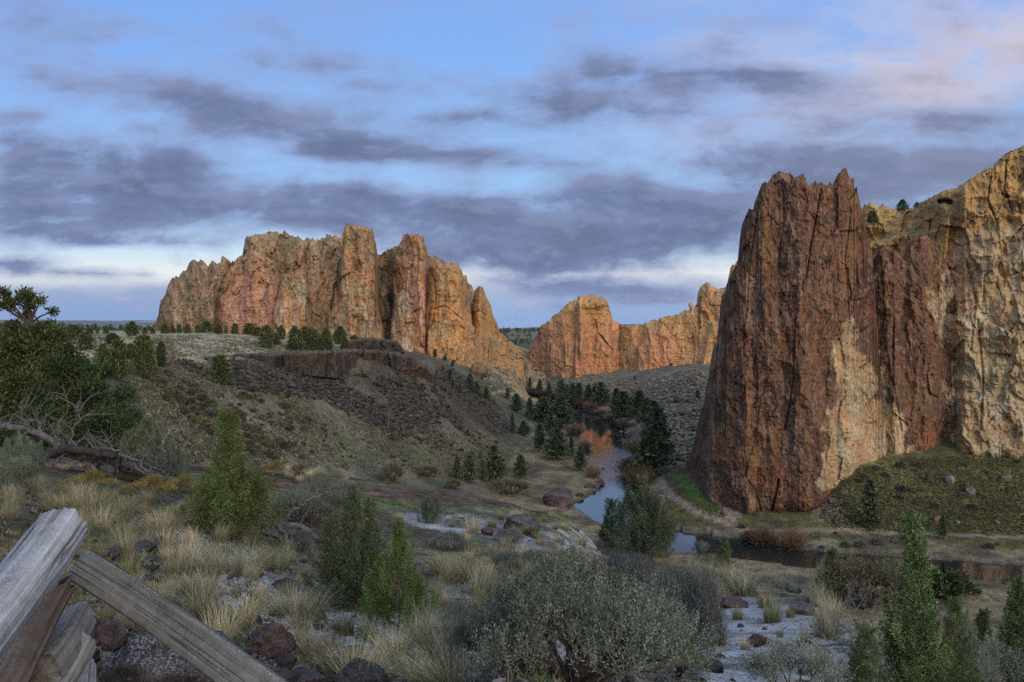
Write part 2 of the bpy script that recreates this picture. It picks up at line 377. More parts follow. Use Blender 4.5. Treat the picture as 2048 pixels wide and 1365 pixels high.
# ------------------------------------------------------------------ terrain
# columns: photo column -> (distance along the view axis, metres below the camera)
TC = {
 -250: [(1.5,1.4),(3,1.5),(6,1.9),(10,2.2),(16,2.6),(24,3.0),(50,4.5),(100,5.0),(160,4.5),(250,3.5),(400,2.6),(800,3.5),(2000,8),(6000,16),(30000,60)],
   50: [(1.5,1.5),(3,1.6),(6,2.1),(10,2.6),(16,3.2),(24,3.8),(40,5.6),(60,7.2),(100,7.5),(160,6),(250,4.5),(400,3),(800,4),(2000,8),(6000,16),(30000,60)],
  250: [(1.5,1.6),(3,1.7),(6,2.3),(10,2.9),(14,3.4),(20,4.0),(26,4.5),(40,6.5),(70,11.5),(100,13.5),(130,12.5),(160,10.5),(190,8),(220,6),(260,4.5),(330,3.5),(450,2.6),(520,2.5),(800,4.5),(2000,8),(6000,16),(30000,60)],
  450: [(1.5,1.6),(3,1.75),(6,2.5),(10,3.3),(16,4.2),(25,5.0),(32,5.6),(45,7.8),(80,17),(120,24),(160,26.5),(190,23.5),(220,18.5),(245,13),(255,10.4),(262,7.4),(300,6.5),(380,5),(450,4.5),(560,4.5),(700,12),(1200,24),(2000,14),(6000,18),(30000,60)],
  700: [(1.5,1.65),(3.5,1.9),(6,2.7),(12,4.4),(20,5.6),(30,6.3),(36,6.9),(48,9),(90,22),(160,40),(200,42),(240,43),(270,36),(300,27),(316,20),(324,10),(330,9.2),(360,9.2),(420,9.8),(480,11.5),(560,12),(700,25),(1200,26),(2000,15),(6000,18),(30000,60)],
  850: [(1.5,1.65),(3.5,1.9),(6,2.7),(10,3.9),(15,5.0),(20,5.8),(30,6.9),(38,7.6),(44,9),(90,24),(160,44),(220,50),(270,50),(300,44),(330,35),(352,26.5),(362,19),(372,14.6),(420,14.5),(480,17),(560,19),(720,34),(1200,26),(2000,15),(6000,18),(30000,60)],
  950: [(1.5,1.65),(3.5,1.9),(6,2.7),(10,3.9),(15,5.0),(20,5.9),(30,7.1),(37,7.8),(44,10),(90,26),(160,50),(230,56),(285,55.5),(320,53),(360,48),(400,41),(440,34),(470,30.5),(520,28),(580,25),(640,23),(760,36),(1200,22),(1600,11),(2200,12),(6000,18),(30000,60)],
 1024: [(1.5,1.65),(3,1.75),(4.5,2.1),(6.5,2.75),(10,3.9),(15,5.1),(20,6.0),(25,6.7),(30,7.3),(36,7.9),(42,9.5),(60,17),(120,45),(220,59),(290,60.5),(330,60),(400,56.5),(480,50),(560,44),(620,35),(680,28),(740,28),(800,24),(850,18),(1000,32),(1300,20),(1600,10),(2200,12),(6000,18),(30000,60)],
 1000: [(1.5,1.65),(3,1.75),(4.5,2.1),(6.5,2.75),(10,3.9),(15,5.1),(20,6.0),(25,6.7),(30,7.2),(36,7.8),(42,9.5),(60,18),(120,46),(220,58),(288,59.5),(330,57.5),(400,52),(480,45),(560,36),(620,27),(660,25),(760,27),(800,26),(850,22),(1000,32),(1300,20),(1600,10),(2200,12),(6000,18),(30000,60)],
 1062: [(1.5,1.65),(3,1.75),(4.5,2.1),(6.5,2.75),(10,3.9),(15,5.1),(20,6.1),(25,6.8),(30,7.5),(36,8.2),(42,10),(60,17),(120,45),(220,59.5),(290,60.8),(330,60.5),(400,58.8),(480,57),(560,54),(620,57),(690,61),(720,56),(760,46),(800,36),(850,24),(1000,32),(1300,20),(1600,10),(2200,12),(6000,18),(30000,60)],
 1100: [(1.5,1.65),(3,1.75),(4.5,2.1),(6.5,2.75),(10,4.0),(15,5.3),(20,6.2),(25,7.0),(30,7.7),(37,8.5),(43,10.5),(60,18),(120,46),(220,60),(290,61),(400,60.5),(480,59.5),(560,58.5),(620,61),(690,61),(715,57),(735,52),(765,46),(800,42),(900,40),(1200,26),(1600,10),(2200,12),(6000,18),(30000,60)],
 1180: [(1.5,1.65),(3.5,1.9),(6,2.7),(10,4.05),(15,5.6),(20,6.8),(26,7.9),(33,9.0),(38,10),(60,22),(120,48),(200,60),(260,61.5),(330,61.2),(420,61),(500,61),(560,61),(600,60.5),(650,57),(700,51),(740,45.5),(780,42),(900,40),(2000,20),(6000,18),(30000,60)],
 1250: [(1.5,1.65),(3.5,1.9),(6,2.7),(10,4.1),(16,6.0),(22,7.5),(28,8.6),(33,9.7),(40,14),(60,24),(120,50),(200,59),(260,62),(400,62),(460,61.5),(500,60),(600,56),(680,48),(720,43),(760,40),(900,40),(2000,20),(6000,18),(30000,60)],
 1330: [(1.5,1.65),(3.5,1.95),(6,2.75),(10,4.05),(16,5.9),(22,7.4),(28,8.7),(33,9.8),(40,15),(60,26),(120,53),(180,60),(215,61),(244,61),(270,60),(300,58.5),(350,57),(420,51),(500,46),(600,41),(660,38),(760,36),(2000,20),(6000,18),(30000,60)],
 1400: [(1.5,1.65),(3.5,1.95),(6,2.6),(10,3.9),(15,5.4),(20,6.7),(26,8.2),(30,9.1),(36,12),(60,27),(120,55),(170,60),(205,60.5),(245,61),(260,58.7),(285,54.5),(340,54),(400,52),(450,47),(500,42),(560,35.5),(700,33),(2000,20),(6000,18),(30000,60)],
 1500: [(1.5,1.65),(3.5,2.0),(5,2.4),(7,2.95),(10,3.9),(15,5.3),(20,6.6),(24,7.6),(30,10),(60,29),(120,56),(165,60.3),(200,61),(240,61),(247,60.2),(256,58),(275,55),(300,53),(400,47),(560,36),(900,33),(6000,18),(30000,60)],
 1640: [(1.5,1.65),(3.5,2.0),(5,2.5),(7,3.0),(10,3.9),(14,5.0),(18,6.1),(22,8.0),(60,30),(120,56),(165,60.5),(200,61),(230,61),(236,60.2),(246,58.6),(255,55),(275,51),(350,42),(900,33),(6000,18),(30000,60)],
 1700: [(1.5,1.65),(3.5,2.0),(6,2.75),(8,3.35),(11,4.2),(14,5.2),(17,6.4),(22,9.5),(60,34),(110,57),(160,61),(200,61.2),(228,61),(236,60.4),(246,55.5),(258,48.5),(268,45.5),(330,42),(900,33),(6000,18),(30000,60)],
 1850: [(1.5,1.65),(3.5,2.0),(6,2.8),(8,3.5),(10,4.3),(14,6.4),(18,9),(30,18),(80,45),(130,59),(150,61),(165,61),(190,61.3),(217,61.2),(232,61.0),(237,60.6),(246,57.6),(265,51),(285,45.5),(300,43),(400,40),(900,33),(6000,18),(30000,60)],
 2048: [(1.5,1.65),(3.5,2.1),(6,2.9),(8,3.6),(10,4.6),(14,7),(18,10),(30,19),(80,46),(130,59),(150,61),(190,61.3),(226,61.2),(233,60.8),(246,57),(270,49),(290,44.5),(310,42),(400,40),(900,33),(6000,18),(30000,60)],
 2350: [(1.5,1.7),(3.5,2.2),(6,3.0),(10,5),(14,8),(30,21),(80,48),(130,60),(220,61),(246,56),(270,50),(310,43),(900,33),(6000,18),(30000,60)],
}
LY = np.linspace(math.log(1.2), math.log(45000), 1600)
PXC = np.array(sorted(TC)); 
TAB = np.stack([np.interp(LY, np.log([a for a, _ in TC[p]]), [b for _, b in TC[p]]) for p in PXC])
PXG = np.arange(-250, 2351, 2.0)
def _pchip(xk, yk, x):
    h = np.diff(xk)[:, None]; dl = np.diff(yk, axis=0) / h
    m = np.zeros_like(yk); m[0] = dl[0]; m[-1] = dl[-1]
    same = dl[:-1] * dl[1:] > 0
    w1 = 2 * h[1:] + h[:-1]; w2 = h[1:] + 2 * h[:-1]
    with np.errstate(all='ignore'):
        hm = (w1 + w2) / (w1 / dl[:-1] + w2 / dl[1:])
    m[1:-1] = np.where(same, hm, 0)
    i = np.clip(np.searchsorted(xk, x, side='right') - 1, 0, len(xk) - 2)
    hh = (xk[i + 1] - xk[i])[:, None]; t = ((x - xk[i])[:, None]) / hh
    return ((1 + 2 * t) * (1 - t) ** 2 * yk[i] + t * (1 - t) ** 2 * hh * m[i] + t * t * (3 - 2 * t) * yk[i + 1] + t * t * (t - 1) * hh * m[i + 1])
TAB = _pchip(PXC.astype(float), TAB, PXG)
kr = np.exp(-0.5 * (np.arange(-9, 10) / 3.0) ** 2); kr /= kr.sum()
TAB = np.apply_along_axis(lambda r: np.convolve(np.pad(r, 9, mode='edge'), kr, mode='valid'), 1, TAB)

def plan(pix, z=0.0):
    """photo pixel of a point at height z -> plan position"""
    y = (CAMZ - z) * F / (pix[1] - HZ); return ((pix[0] - 1024) / F * y, y)
RIVER_PX = [(2300,1172),(2048,1160),(1800,1140),(1600,1128),(1480,1112),(1400,1104),(1330,1098),(1270,1080),(1200,1046),(1140,1006),(1176,987),(1194,975),(1206,962),(1178,938),(1163,912),(1160,882),(1152,852),(1126,827),(1095,808),(1075,800),(1050,797),(1046,795),
            (1046,791),(1055,790),(1075,791),(1100,796),(1150,808),(1200,830),(1250,860),(1270,880),(1264,910),(1262,940),(1276,955),(1290,985),(1298,1020),(1305,1045),(1340,1060),(1400,1067),(1480,1078),(1600,1098),(1750,1110),(1870,1117),(2048,1132),(2300,1140)]
RIVER_PX = [(p[0], p[1] + (11 if p[0] > 1260 else 5)) if k < 12 else p for k, p in enumerate(RIVER_PX)]      # the near bank hides a strip of water
RIVER = [plan(p) for p in RIVER_PX]

def base_h(th, r):
    th = np.asarray(th); r = np.asarray(r)
    tc = np.clip(th, -math.radians(38.5), math.radians(38.5))
    Y = r * np.cos(tc); px = np.clip(1024 + F * np.tan(tc), PXG[0], PXG[-1])
    a = (px - PXG[0]) / 2.0; b = (np.log(np.maximum(Y, 1.21)) - LY[0]) / (LY[1] - LY[0])
    i = np.clip(a.astype(int), 0, len(PXG) - 2); j = np.clip(b.astype(int), 0, len(LY) - 2)
    fa = a - i; fb = np.clip(b - j, 0, 1)
    D = (TAB[i, j] * (1 - fa) + TAB[i + 1, j] * fa) * (1 - fb) + (TAB[i, j + 1] * (1 - fa) + TAB[i + 1, j + 1] * fa) * fb
    return CAMZ - D

NR = 1050
TH = np.concatenate([np.linspace(-180, -42, 24)[:-1], np.linspace(-42, 42, 1400), np.linspace(42, 180, 24)[1:]]) * math.pi / 180
RR = np.exp(np.linspace(math.log(1.3), math.log(44000), NR))
th, r = np.meshgrid(TH, RR); th = th.ravel(); r = r.ravel()
X = r * np.sin(th); Y = r * np.cos(th)
Z = base_h(th, r)
# the land behind the camera rises gently (the park's rim road)
behind = ss(math.radians(60), math.radians(110), np.abs(th))
Z = Z * (1 - behind) + behind * (CAMZ - 1.6 + 0.045 * np.minimum(r, 400))
# small relief, with wavelengths the grid can carry at each distance
def rel(x, y, r):
    n = 0.10 * fbm(x / 2.2, y / 2.2, o=3, seed=3) * ss(60, 20, r) + 0.05 * fbm(x / .5, y / .5, o=2, seed=5) * ss(22, 8, r)
    n = n + ss(50, 140, r) * (0.9 * fbm(x / 14, y / 14, o=4, seed=8) + 0.5 * ridged(x / 40, y / 40, o=3, seed=9)) * ss(3000, 700, r)
    n = n + ss(1200, 3000, r) * 6 * fbm(x / 300, y / 300, o=3, seed=10)
    return n
dR = np.full(X.shape, 1e3)
m = (r > 150) & (r < 950) & (Y > 120) & (np.abs(th) < 0.75)
dR[m] = sdist(X[m], Y[m], RIVER)
Z += rel(X, Y, r) * (1 - 0.85 * ss(28, 4, dR))
# gullies down the left slope and the right bank of scree
bank = 0.35 + 0.09 * np.clip(dR, 0, 40) + 0.25 * fbm(X / 5, Y / 5, o=2, seed=12)
inside = dR < 0
low = (m & (dR < 40))
Z = np.where(low & ~inside, np.maximum(Z, bank - 0.1 - 2.0 * ss(8, 40, dR)), Z)
Z = np.where(inside, np.minimum(Z, -0.15 - 0.12 * np.clip(-dR, 0, 14)), Z)
# far hills
hx = 1024 + F * np.tan(np.clip(th, -1.2, 1.2))
hm = ss(5200, 7400, r) * ss(10500, 8200, r)
Z += hm * (75 * np.clip(ss(-500, 60, hx) * ss(290, 130, hx), 0, 1) + 40 * ss(1900, 2600, hx)) * (0.75 + 0.5 * fbm(X / 1500, Y / 1500, o=4, seed=21))
hm2 = ss(13000, 19000, r) * ss(34000, 24000, r)
Z += hm2 * (250 * (0.7 + 0.55 * fbm(X / 6000, Y / 6000, o=5, seed=22)) * ss(-2000, 100, hx) * ss(900, 250, hx) + 170 * (0.7 + .5 * fbm(X / 5000, Y / 5000, o=4, seed=25)) * ss(900, 1300, hx))
ZT = Z.reshape(NR, len(TH))

def ground(x, y):
    """height of the terrain sheet at a plan point"""
    x = np.asarray(x, float); y = np.asarray(y, float)
    r_ = np.hypot(x, y); t_ = np.arctan2(x, y)
    b = (np.log(r_) - math.log(1.3)) / (math.log(44000 / 1.3) / (NR - 1))
    j = np.clip(b.astype(int), 0, NR - 2); fb = np.clip(b - j, 0, 1)
    i = np.clip(np.searchsorted(TH, t_, side='right') - 1, 0, len(TH) - 2); fa = (t_ - TH[i]) / (TH[i + 1] - TH[i])
    return (ZT[j, i] * (1 - fa) + ZT[j, i + 1] * fa) * (1 - fb) + (ZT[j + 1, i] * (1 - fa) + ZT[j + 1, i + 1] * fa) * fb

HY = np.exp(np.linspace(math.log(1.6), math.log(2500), 3000))
def hit(px, py, ymin=1.6):
    """first terrain point, going away from the camera, seen at photo pixel (px, py)"""
    x = (px - 1024) / F * HY; z = ground(x, HY)
    p = HZ + (CAMZ - z) / HY * F
    k = np.nonzero((p <= py) & (HY >= ymin))[0]
    k = k[0] if len(k) else len(HY) - 1
    if 0 < k:
        a = (p[k - 1] - py) / (p[k - 1] - p[k] + 1e-9); a = min(max(a, 0), 1)
        y = HY[k - 1] + a * (HY[k] - HY[k - 1])
    else: y = HY[k]
    x = (px - 1024) / F * y
    return float(x), float(y), float(ground(x, y))

# ---- ground colours (albedo of soil, grass, gravel; frost as its own attribute)
PXv = 1024 + F * X / np.maximum(Y, .5); PYv = HZ + (CAMZ - Z) / np.maximum(Y, .5) * F
n_a = fbm(X / 9, Y / 9, o=4, seed=31); n_b = fbm(X / 1.3, Y / 1.3, o=3, seed=32); n_c = fbm(X / 55, Y / 55, o=4, seed=33)
wx = PXv + 14 * n_b + 10 * n_a; wy = PYv + 7 * vn(X / 1.1, Y / 1.1, seed=36) * ss(60, 20, r) + 8 * n_a * ss(60, 200, r)
def lerp(a, b, t): t = np.asarray(t)[:, None]; return np.asarray(a) * (1 - t) + np.asarray(b) * t
C = np.tile(np.array([.088, .074, .048]), (len(X), 1))
near = r < 75
C = lerp(C, (.060, .050, .038), ss(-.2, .4, n_a)); C = lerp(C, (.052, .062, .024), .7 * ss(.05, .4, n_b) * near)
C = lerp(C, (.078, .055, .038), ss(.1, .45, fbm(X / 3, Y / 3, o=3, seed=40)) * .8 * near)
# left slope and plateau: dry bunchgrass
farL = (r >= 75) & (PXv < 1130)
C = np.where(farL[:, None], lerp(lerp(np.tile([.098, .086, .058], (len(X), 1)), (.066, .058, .041), ss(-.25, .35, n_a)), (.122, .106, .072), ss(.1, .5, n_c)), C)
n_d = fbm((X + .6 * Y) / 26, (Y - .4 * X) / 60, o=4, seed=51); C = np.where(farL[:, None], lerp(C, (.055, .052, .034), .85 * ss(-.02, .22, n_d)), C); C = np.where(farL[:, None], lerp(C, (.10, .075, .052), .7 * ss(.12, .3, fbm((X - Y * .3) / 16, (Y + X * .5) / 34, o=4, seed=53))), C); C = np.where(farL[:, None], lerp(C, (.052, .066, .026), .6 * ss(.18, .4, fbm(X / 11, Y / 11, o=3, seed=52))), C)
plate = farL & (Z > CAMZ - 12) & (r > 190) & (r < 640)
C = np.where(plate[:, None], lerp(np.tile([.21, .178, .112], (len(X), 1)), (.10, .088, .062), ss(-.05, .4, n_a)), C)
rub = ss(10, -20, sdist(wx, wy, [(330,735),(430,712),(600,700),(830,700),(900,735),(960,760),(1010,800),(1040,860),(1000,880),(900,850),(820,880),(760,850),(700,820),(640,800),(540,790),(470,770),(380,765)])) * farL
C = lerp(C, (.048, .039, .030), rub * (.55 + .45 * ss(-.3, .2, n_a)))
# talus on the right of the river, greyer and paler
tal = (r > 240) & (PXv >= 1130) & (PXv < 1475) & (Y > 280)
C = np.where(tal[:, None], lerp(np.tile([.118, .10, .068], (len(X), 1)), (.078, .068, .048), ss(-.25, .3, n_a)), C)
flat = (r > 140) & (Z < 3.5) & (dR < 60)
C = np.where(flat[:, None], lerp(np.tile([.145, .112, .066], (len(X), 1)), (.072, .058, .038), ss(-.2, .3, n_a)), C)
# grassy slope under the right-hand cliffs
gs = (r > 225) & (PXv > 1330) & (Y < 315) & (Z > 1.2) & (PXv < 2600)
gc = lerp(lerp(np.tile([.060, .054, .022], (len(X), 1)), (.082, .068, .03), ss(-.1, .4, n_a)), (.044, .04, .022), ss(.0, .45, fbm(X / 4, Y / 4, o=3, seed=43)))
gc = lerp(gc, (.135, .112, .04), ss(6, 20, Z) * ss(-.15, .25, n_a) * .7)
C = np.where(gs[:, None], gc, C)
grn = ss(6, -14, sdist(wx, wy, [(1345,955),(1365,950),(1420,985),(1455,1010),(1440,1015),(1395,1000)])) * (r > 220)
C = lerp(C, (.050, .095, .022), grn * .9)
scr = ss(5, -8, sdist(wx, wy, [(1420,1038),(1445,1015),(1465,1012),(1480,1035),(1470,1048),(1430,1046)])) * (r > 220)
scr = np.maximum(scr, ss(6, -10, sdist(wx, wy, [(1625,1045),(1632,985),(1655,975),(1672,1000),(1700,1040),(1690,1050)])) * (r > 220) * .8)
C = lerp(C, (.20, .13, .10), scr)
# trail: right bank, curving under the tower
TR = [plan(p, z) for p, z in (((1318,958),3.3),((1330,975),3.2),((1345,995),3.0),((1375,1016),2.8),((1410,1032),2.4),((1450,1044),2.0),((1490,1053),1.9),((1560,1060),1.7),((1640,1064),1.6),((1760,1066),1.5),((1880,1070),1.5),((2048,1076),1.4),((2400,1080),1.4))]
dT = np.full(X.shape, 1e3); m2 = (r > 200) & (r < 420) & (PXv > 1250); dT[m2] = sdist(X[m2], Y[m2], TR, closed=False)
C = lerp(C, (.175, .122, .09), ss(1.9, 1.0, dT + .5 * n_b) * .95)
for pth, wd in (([(1262,838),(1275,850),(1290,870),(1300,890),(1310,915)], 3), ([(1060,795),(1000,783),(985,788)], 4), ([(968,760),(985,735),(1005,722),(1030,715)], 2.2), ([(1225,815),(1262,840)], 3)):
    mm = (r > 250) & (PXv > 900) & (PXv < 1400)
    dd = np.full(X.shape, 1e3); dd[mm] = sdist(PXv[mm], PYv[mm], pth, closed=False)
    C = lerp(C, (.21, .155, .10), ss(wd, wd * .4, dd) * .8)
# muddy trail on the near rim
TR2 = [hit(p, q)[:2] for p, q in ((470, 940), (560, 968), (680, 974), (800, 984), (900, 992), (1000, 1004), (1090, 1010))]
mm = r < 70; dd = np.full(X.shape, 1e3); dd[mm] = sdist(X[mm], Y[mm], TR2, closed=False)
C = lerp(C, lerp(np.tile([.088, .060, .043], (len(X), 1)), (.062, .043, .032), ss(-.2, .3, n_b)), ss(2.7, 1.5, dd + .6 * n_b) * .95)
# bright new grass beside it
C = lerp(C, (.055, .085, .025), ss(.9, .2, np.abs(dd - 3.3) + .4 * n_b) * .7)
# frost patches
fr = np.zeros(len(X))
for poly, a in (([(740,1000),(900,995),(1060,1006),(1200,1035),(1260,1080),(1340,1120),(1240,1150),(1120,1135),(1000,1110),(880,1100),(780,1060)], .97),
                ([(1380,1170),(1500,1150),(1620,1175),(1720,1215),(1780,1260),(1740,1310),(1700,1330),(1690,1420),(1400,1420),(1360,1330),(1420,1270)], .97),
                ([(540,955),(600,958),(660,966),(640,974),(560,968)], .8),
                ([(480,1150),(600,1120),(660,1160),(600,1250),(700,1290),(900,1330),(880,1420),(560,1420),(430,1310),(360,1250)], .60),
                ([(880,1290),(1000,1280),(960,1380),(860,1380)], .5), ([(200,1060),(330,1075),(300,1130),(190,1110)], .45),
                ([(600,1020),(780,1005),(800,1060),(640,1075)], .5), ([(1250,1130),(1420,1150),(1430,1200),(1300,1190)], .5), ([(1130,1090),(1230,1085),(1330,1130),(1240,1160),(1120,1140)], .35), ([(1620,1300),(1700,1320),(1690,1420),(1600,1420)], .6)):
    mm = r < 60; dd2 = np.full(X.shape, 50.); dd2[mm] = sdist(wx[mm], wy[mm], poly)
    fr = np.maximum(fr, a * ss(34, -60, dd2) * (.86 + .3 * vn(X / .9, Y / .9, seed=59)))
fr = np.minimum(fr * 1.15, 1.1); fr = np.maximum(fr, 1.0 * ss(-.45, .1, fbm(X / 3.5, Y / 3.5, o=3, seed=58)) * ss(24, 12, r) * ss(200, 420, PXv)); fr *= ss(1.4, 2.6, dd) + (r > 70)
fr = np.where(r < 60, fr, 0)
# far plains: dark juniper flats, paler fields; mountains with snow
far = ss(900, 1100, r); C = np.where(((r > 560) & (r < 1000) & (PXv > 965) & (PXv < 1090))[:, None], lerp(np.tile([.24, .165, .09], (len(X), 1)), (.13, .10, .06), ss(-.2, .3, n_a)), C)
C = lerp(C, (.055, .055, .036), far * .85); C = lerp(C, (.12, .10, .07), far * ss(.15, .5, fbm(X / 500, Y / 500, o=3, seed=44)))
C = lerp(C, (.55, .56, .60), hm2 * ss(.05, .3, fbm(X / 1800, Y / 1800, o=4, seed=46)) * .75)
# pebbly river bed
C = lerp(C, (.05, .042, .032), inside * 1.0); C = lerp(C, (.085, .068, .055), ss(2.2, .4, dR) * (~inside) * .9)

nc = len(TH)
me = mesh_np('ground', np.stack([X, Y, Z], 1), [grid_faces(NR, nc)], C, {'frost': fr, 'wet': np.clip(ss(.5, -.1, dR), 0, 1)}, smooth=True)
m, nt, p = new_mat('soil_grass'); c = coord(nt)
a1 = nt.noise(c, 2.2, 6, .65, .3); a2 = nt.noise(c, 14, 5, .7); a3 = nt.noise(c, .35, 5, .6); a4 = nt.noise(c, 60, 3, .7)
base = vary(nt, attr(nt), a1, .1, 2.0); base = vary(nt, base, a2, .05, 2.1); base = vary(nt, base, a3, .5, 1.55); base = vary(nt, base, a4, .35, 1.8)
base = nt.mix(nt.mr(a2, .62, .72, 0, .6), base, (.16, .15, .14, 1))
ff = nt.math('SUBTRACT', nt.math('MULTIPLY', attr(nt, 'frost', 'Fac'), .612), nt.math('ADD', nt.math('MULTIPLY', a1, .52), nt.math('ADD', nt.math('MULTIPLY', a2, .5), nt.math('MULTIPLY', a4, .16))))
ff = nt.math('ADD', ff, nt.math('MULTIPLY', nt.math('SUBTRACT', a3, .5), -.28)); ff = nt.math('ADD', ff, nt.math('MULTIPLY', nt.math('SUBTRACT', nt.noise(c, 4.0, 5, .7), .5), -.5)); a5 = nt.noise(c, 28.0, 4, .75); ff = nt.math('ADD', ff, nt.math('MULTIPLY', nt.math('SUBTRACT', a5, .5), -1.0)); ff = nt.mr(ff, -.10, .12, 0, .82)
base = nt.mix(ff, base, (.42, .42, .435, 1))
nt.l.new(base, p.inputs['Base Color'])
h = nt.math('ADD', nt.math('MULTIPLY', a1, .6), nt.math('MULTIPLY', a2, .35)); bump(nt, p, h, .8, .12)
me.materials.append(m)
link('ground', me, kind='structure')

# ---- river
xs = [q[0] for q in RIVER]; ys = [q[1] for q in RIVER]
# a strip that follows the channel, a little wider than it
Lb = np.array(RIVER[:22]); Rb = np.array(RIVER[22:])[::-1]
def resamp(P, n):
    s = np.concatenate([[0], np.cumsum(np.hypot(*np.diff(P, axis=0).T))]); q = np.linspace(0, s[-1], n)
    return np.stack([np.interp(q, s, P[:, 0]), np.interp(q, s, P[:, 1])], 1)
gx = np.arange(-80, 420, 3.0); gy = np.arange(150, 860, 3.0)
GX, GY = np.meshgrid(gx, gy); keep = sdist(GX.ravel(), GY.ravel(), RIVER).reshape(GX.shape) < 9
gf = grid_faces(len(gy), len(gx)); kk = keep.ravel(); gf = gf[kk[gf].all(1)]
used = np.unique(gf); remap = np.full(GX.size, -1); remap[used] = np.arange(len(used))
rv = np.stack([GX.ravel()[used], GY.ravel()[used], np.zeros(len(used))], 1)
rap = ss(30, -5, sdist(rv[:, 0], rv[:, 1], [plan(q) for q in ((1172,915),(1258,905),(1262,945),(1200,955),(1185,935))]))
me = mesh_np('river', rv, [remap[gf]], np.zeros((len(rv), 3)), {'rapid': rap}, smooth=True)
m, nt, p = new_mat('river_water'); c = coord(nt)
p.inputs['Base Color'].default_value = (.012, .016, .014, 1); p.inputs['Roughness'].default_value = .06; p.inputs['IOR'].default_value = 1.75
p.inputs['Specular IOR Level'].default_value = .5
rp = attr(nt, 'rapid', 'Fac')
w1 = nt.noise(scaled(nt, c, (.16, .07, 1)), 1, 3, .5); w2 = nt.noise(scaled(nt, c, (1.0, .45, 1)), 1, 4, .6, .6)
hh = nt.math('ADD', nt.math('MULTIPLY', w1, .25), nt.math('MULTIPLY', w2, nt.math('MULTIPLY_ADD', rp, .9, .035)))
bump(nt, p, hh, .22, .8)
nt.set(p.inputs['Base Color'], nt.mix(nt.math('MULTIPLY', rp, nt.mr(w2, .55, .72)), (.012, .016, .014, 1), (.30, .33, .36, 1)))
me.materials.append(m)
link('river_water', me, kind='structure')
print('terrain', round(time.time() - T0, 1))
# ------------------------------------------------------------------ cliffs
M_ROCK = rock_mat('welded_tuff', .55, (1, 1, .4), (.6, 1.4), .45, .6)
M_TOWER = rock_mat('brown_rhyolite', .9, (1, 1, .35), (.45, 1.6), .6, .6)
M_BASALT = rock_mat('basalt', .8, (1, 1, .35), (.5, 1.5), .8, .5)

def pal(cs, t):
    cs = np.asarray(cs, float); t = np.clip(t, 0, 1) * (len(cs) - 1); i = np.minimum(t.astype(int), len(cs) - 2); f = (t - i)[:, None]
    f = f * f * (3 - 2 * f)
    return cs[i] * (1 - f) + cs[i + 1] * f

def fract(s, z, wl, st, o=6, seed=0, g=.50, ridge=True):
    """rock relief: fine octaves are less drawn out vertically than coarse ones"""
    r = 0; a = 1.0; t = 0
    for i in range(o):
        n = vn(s / wl, z / (wl * st) + 3.1 * i, seed=seed + 31 * i)
        r = r + a * ((1 - 2.6 * np.abs(n)) if ridge and i % 2 == 0 else n * 1.3); t += a
        a *= g; wl *= .47; st = max(1.25, st * .72)
    return r / t * 1.6

def facets(x, y, seed, tilt=1.0, crack=.10):
    """broken rock: every Voronoi cell is a flat face with its own set-back and tilt"""
    x = np.asarray(x, np.float64); y = np.asarray(y, np.float64)
    ix = np.floor(x).astype(np.int64); iy = np.floor(y).astype(np.int64); zz = np.zeros_like(ix)
    b1 = np.full(x.shape, 9.0); b2 = b1.copy(); h = np.zeros(x.shape)
    for dx in (-1, 0, 1):
        for dy in (-1, 0, 1):
            cx = ix + dx; cy = iy + dy
            ex = x - cx - _h(cx, cy, zz, seed); ey = y - cy - _h(cx, cy, zz + 1, seed)
            d = np.hypot(ex, ey)
            hv = (_h(cx, cy, zz + 2, seed) - .5) + tilt * ((_h(cx, cy, zz + 3, seed) - .5) * ex * 1.6 + (_h(cx, cy, zz + 4, seed) - .45) * ey * 1.1)
            m_ = d < b1
            b2 = np.where(m_, b1, np.minimum(b2, d)); h = np.where(m_, hv, h); b1 = np.where(m_, d, b1)
    return h - crack * ss(.08, 0, b2 - b1)

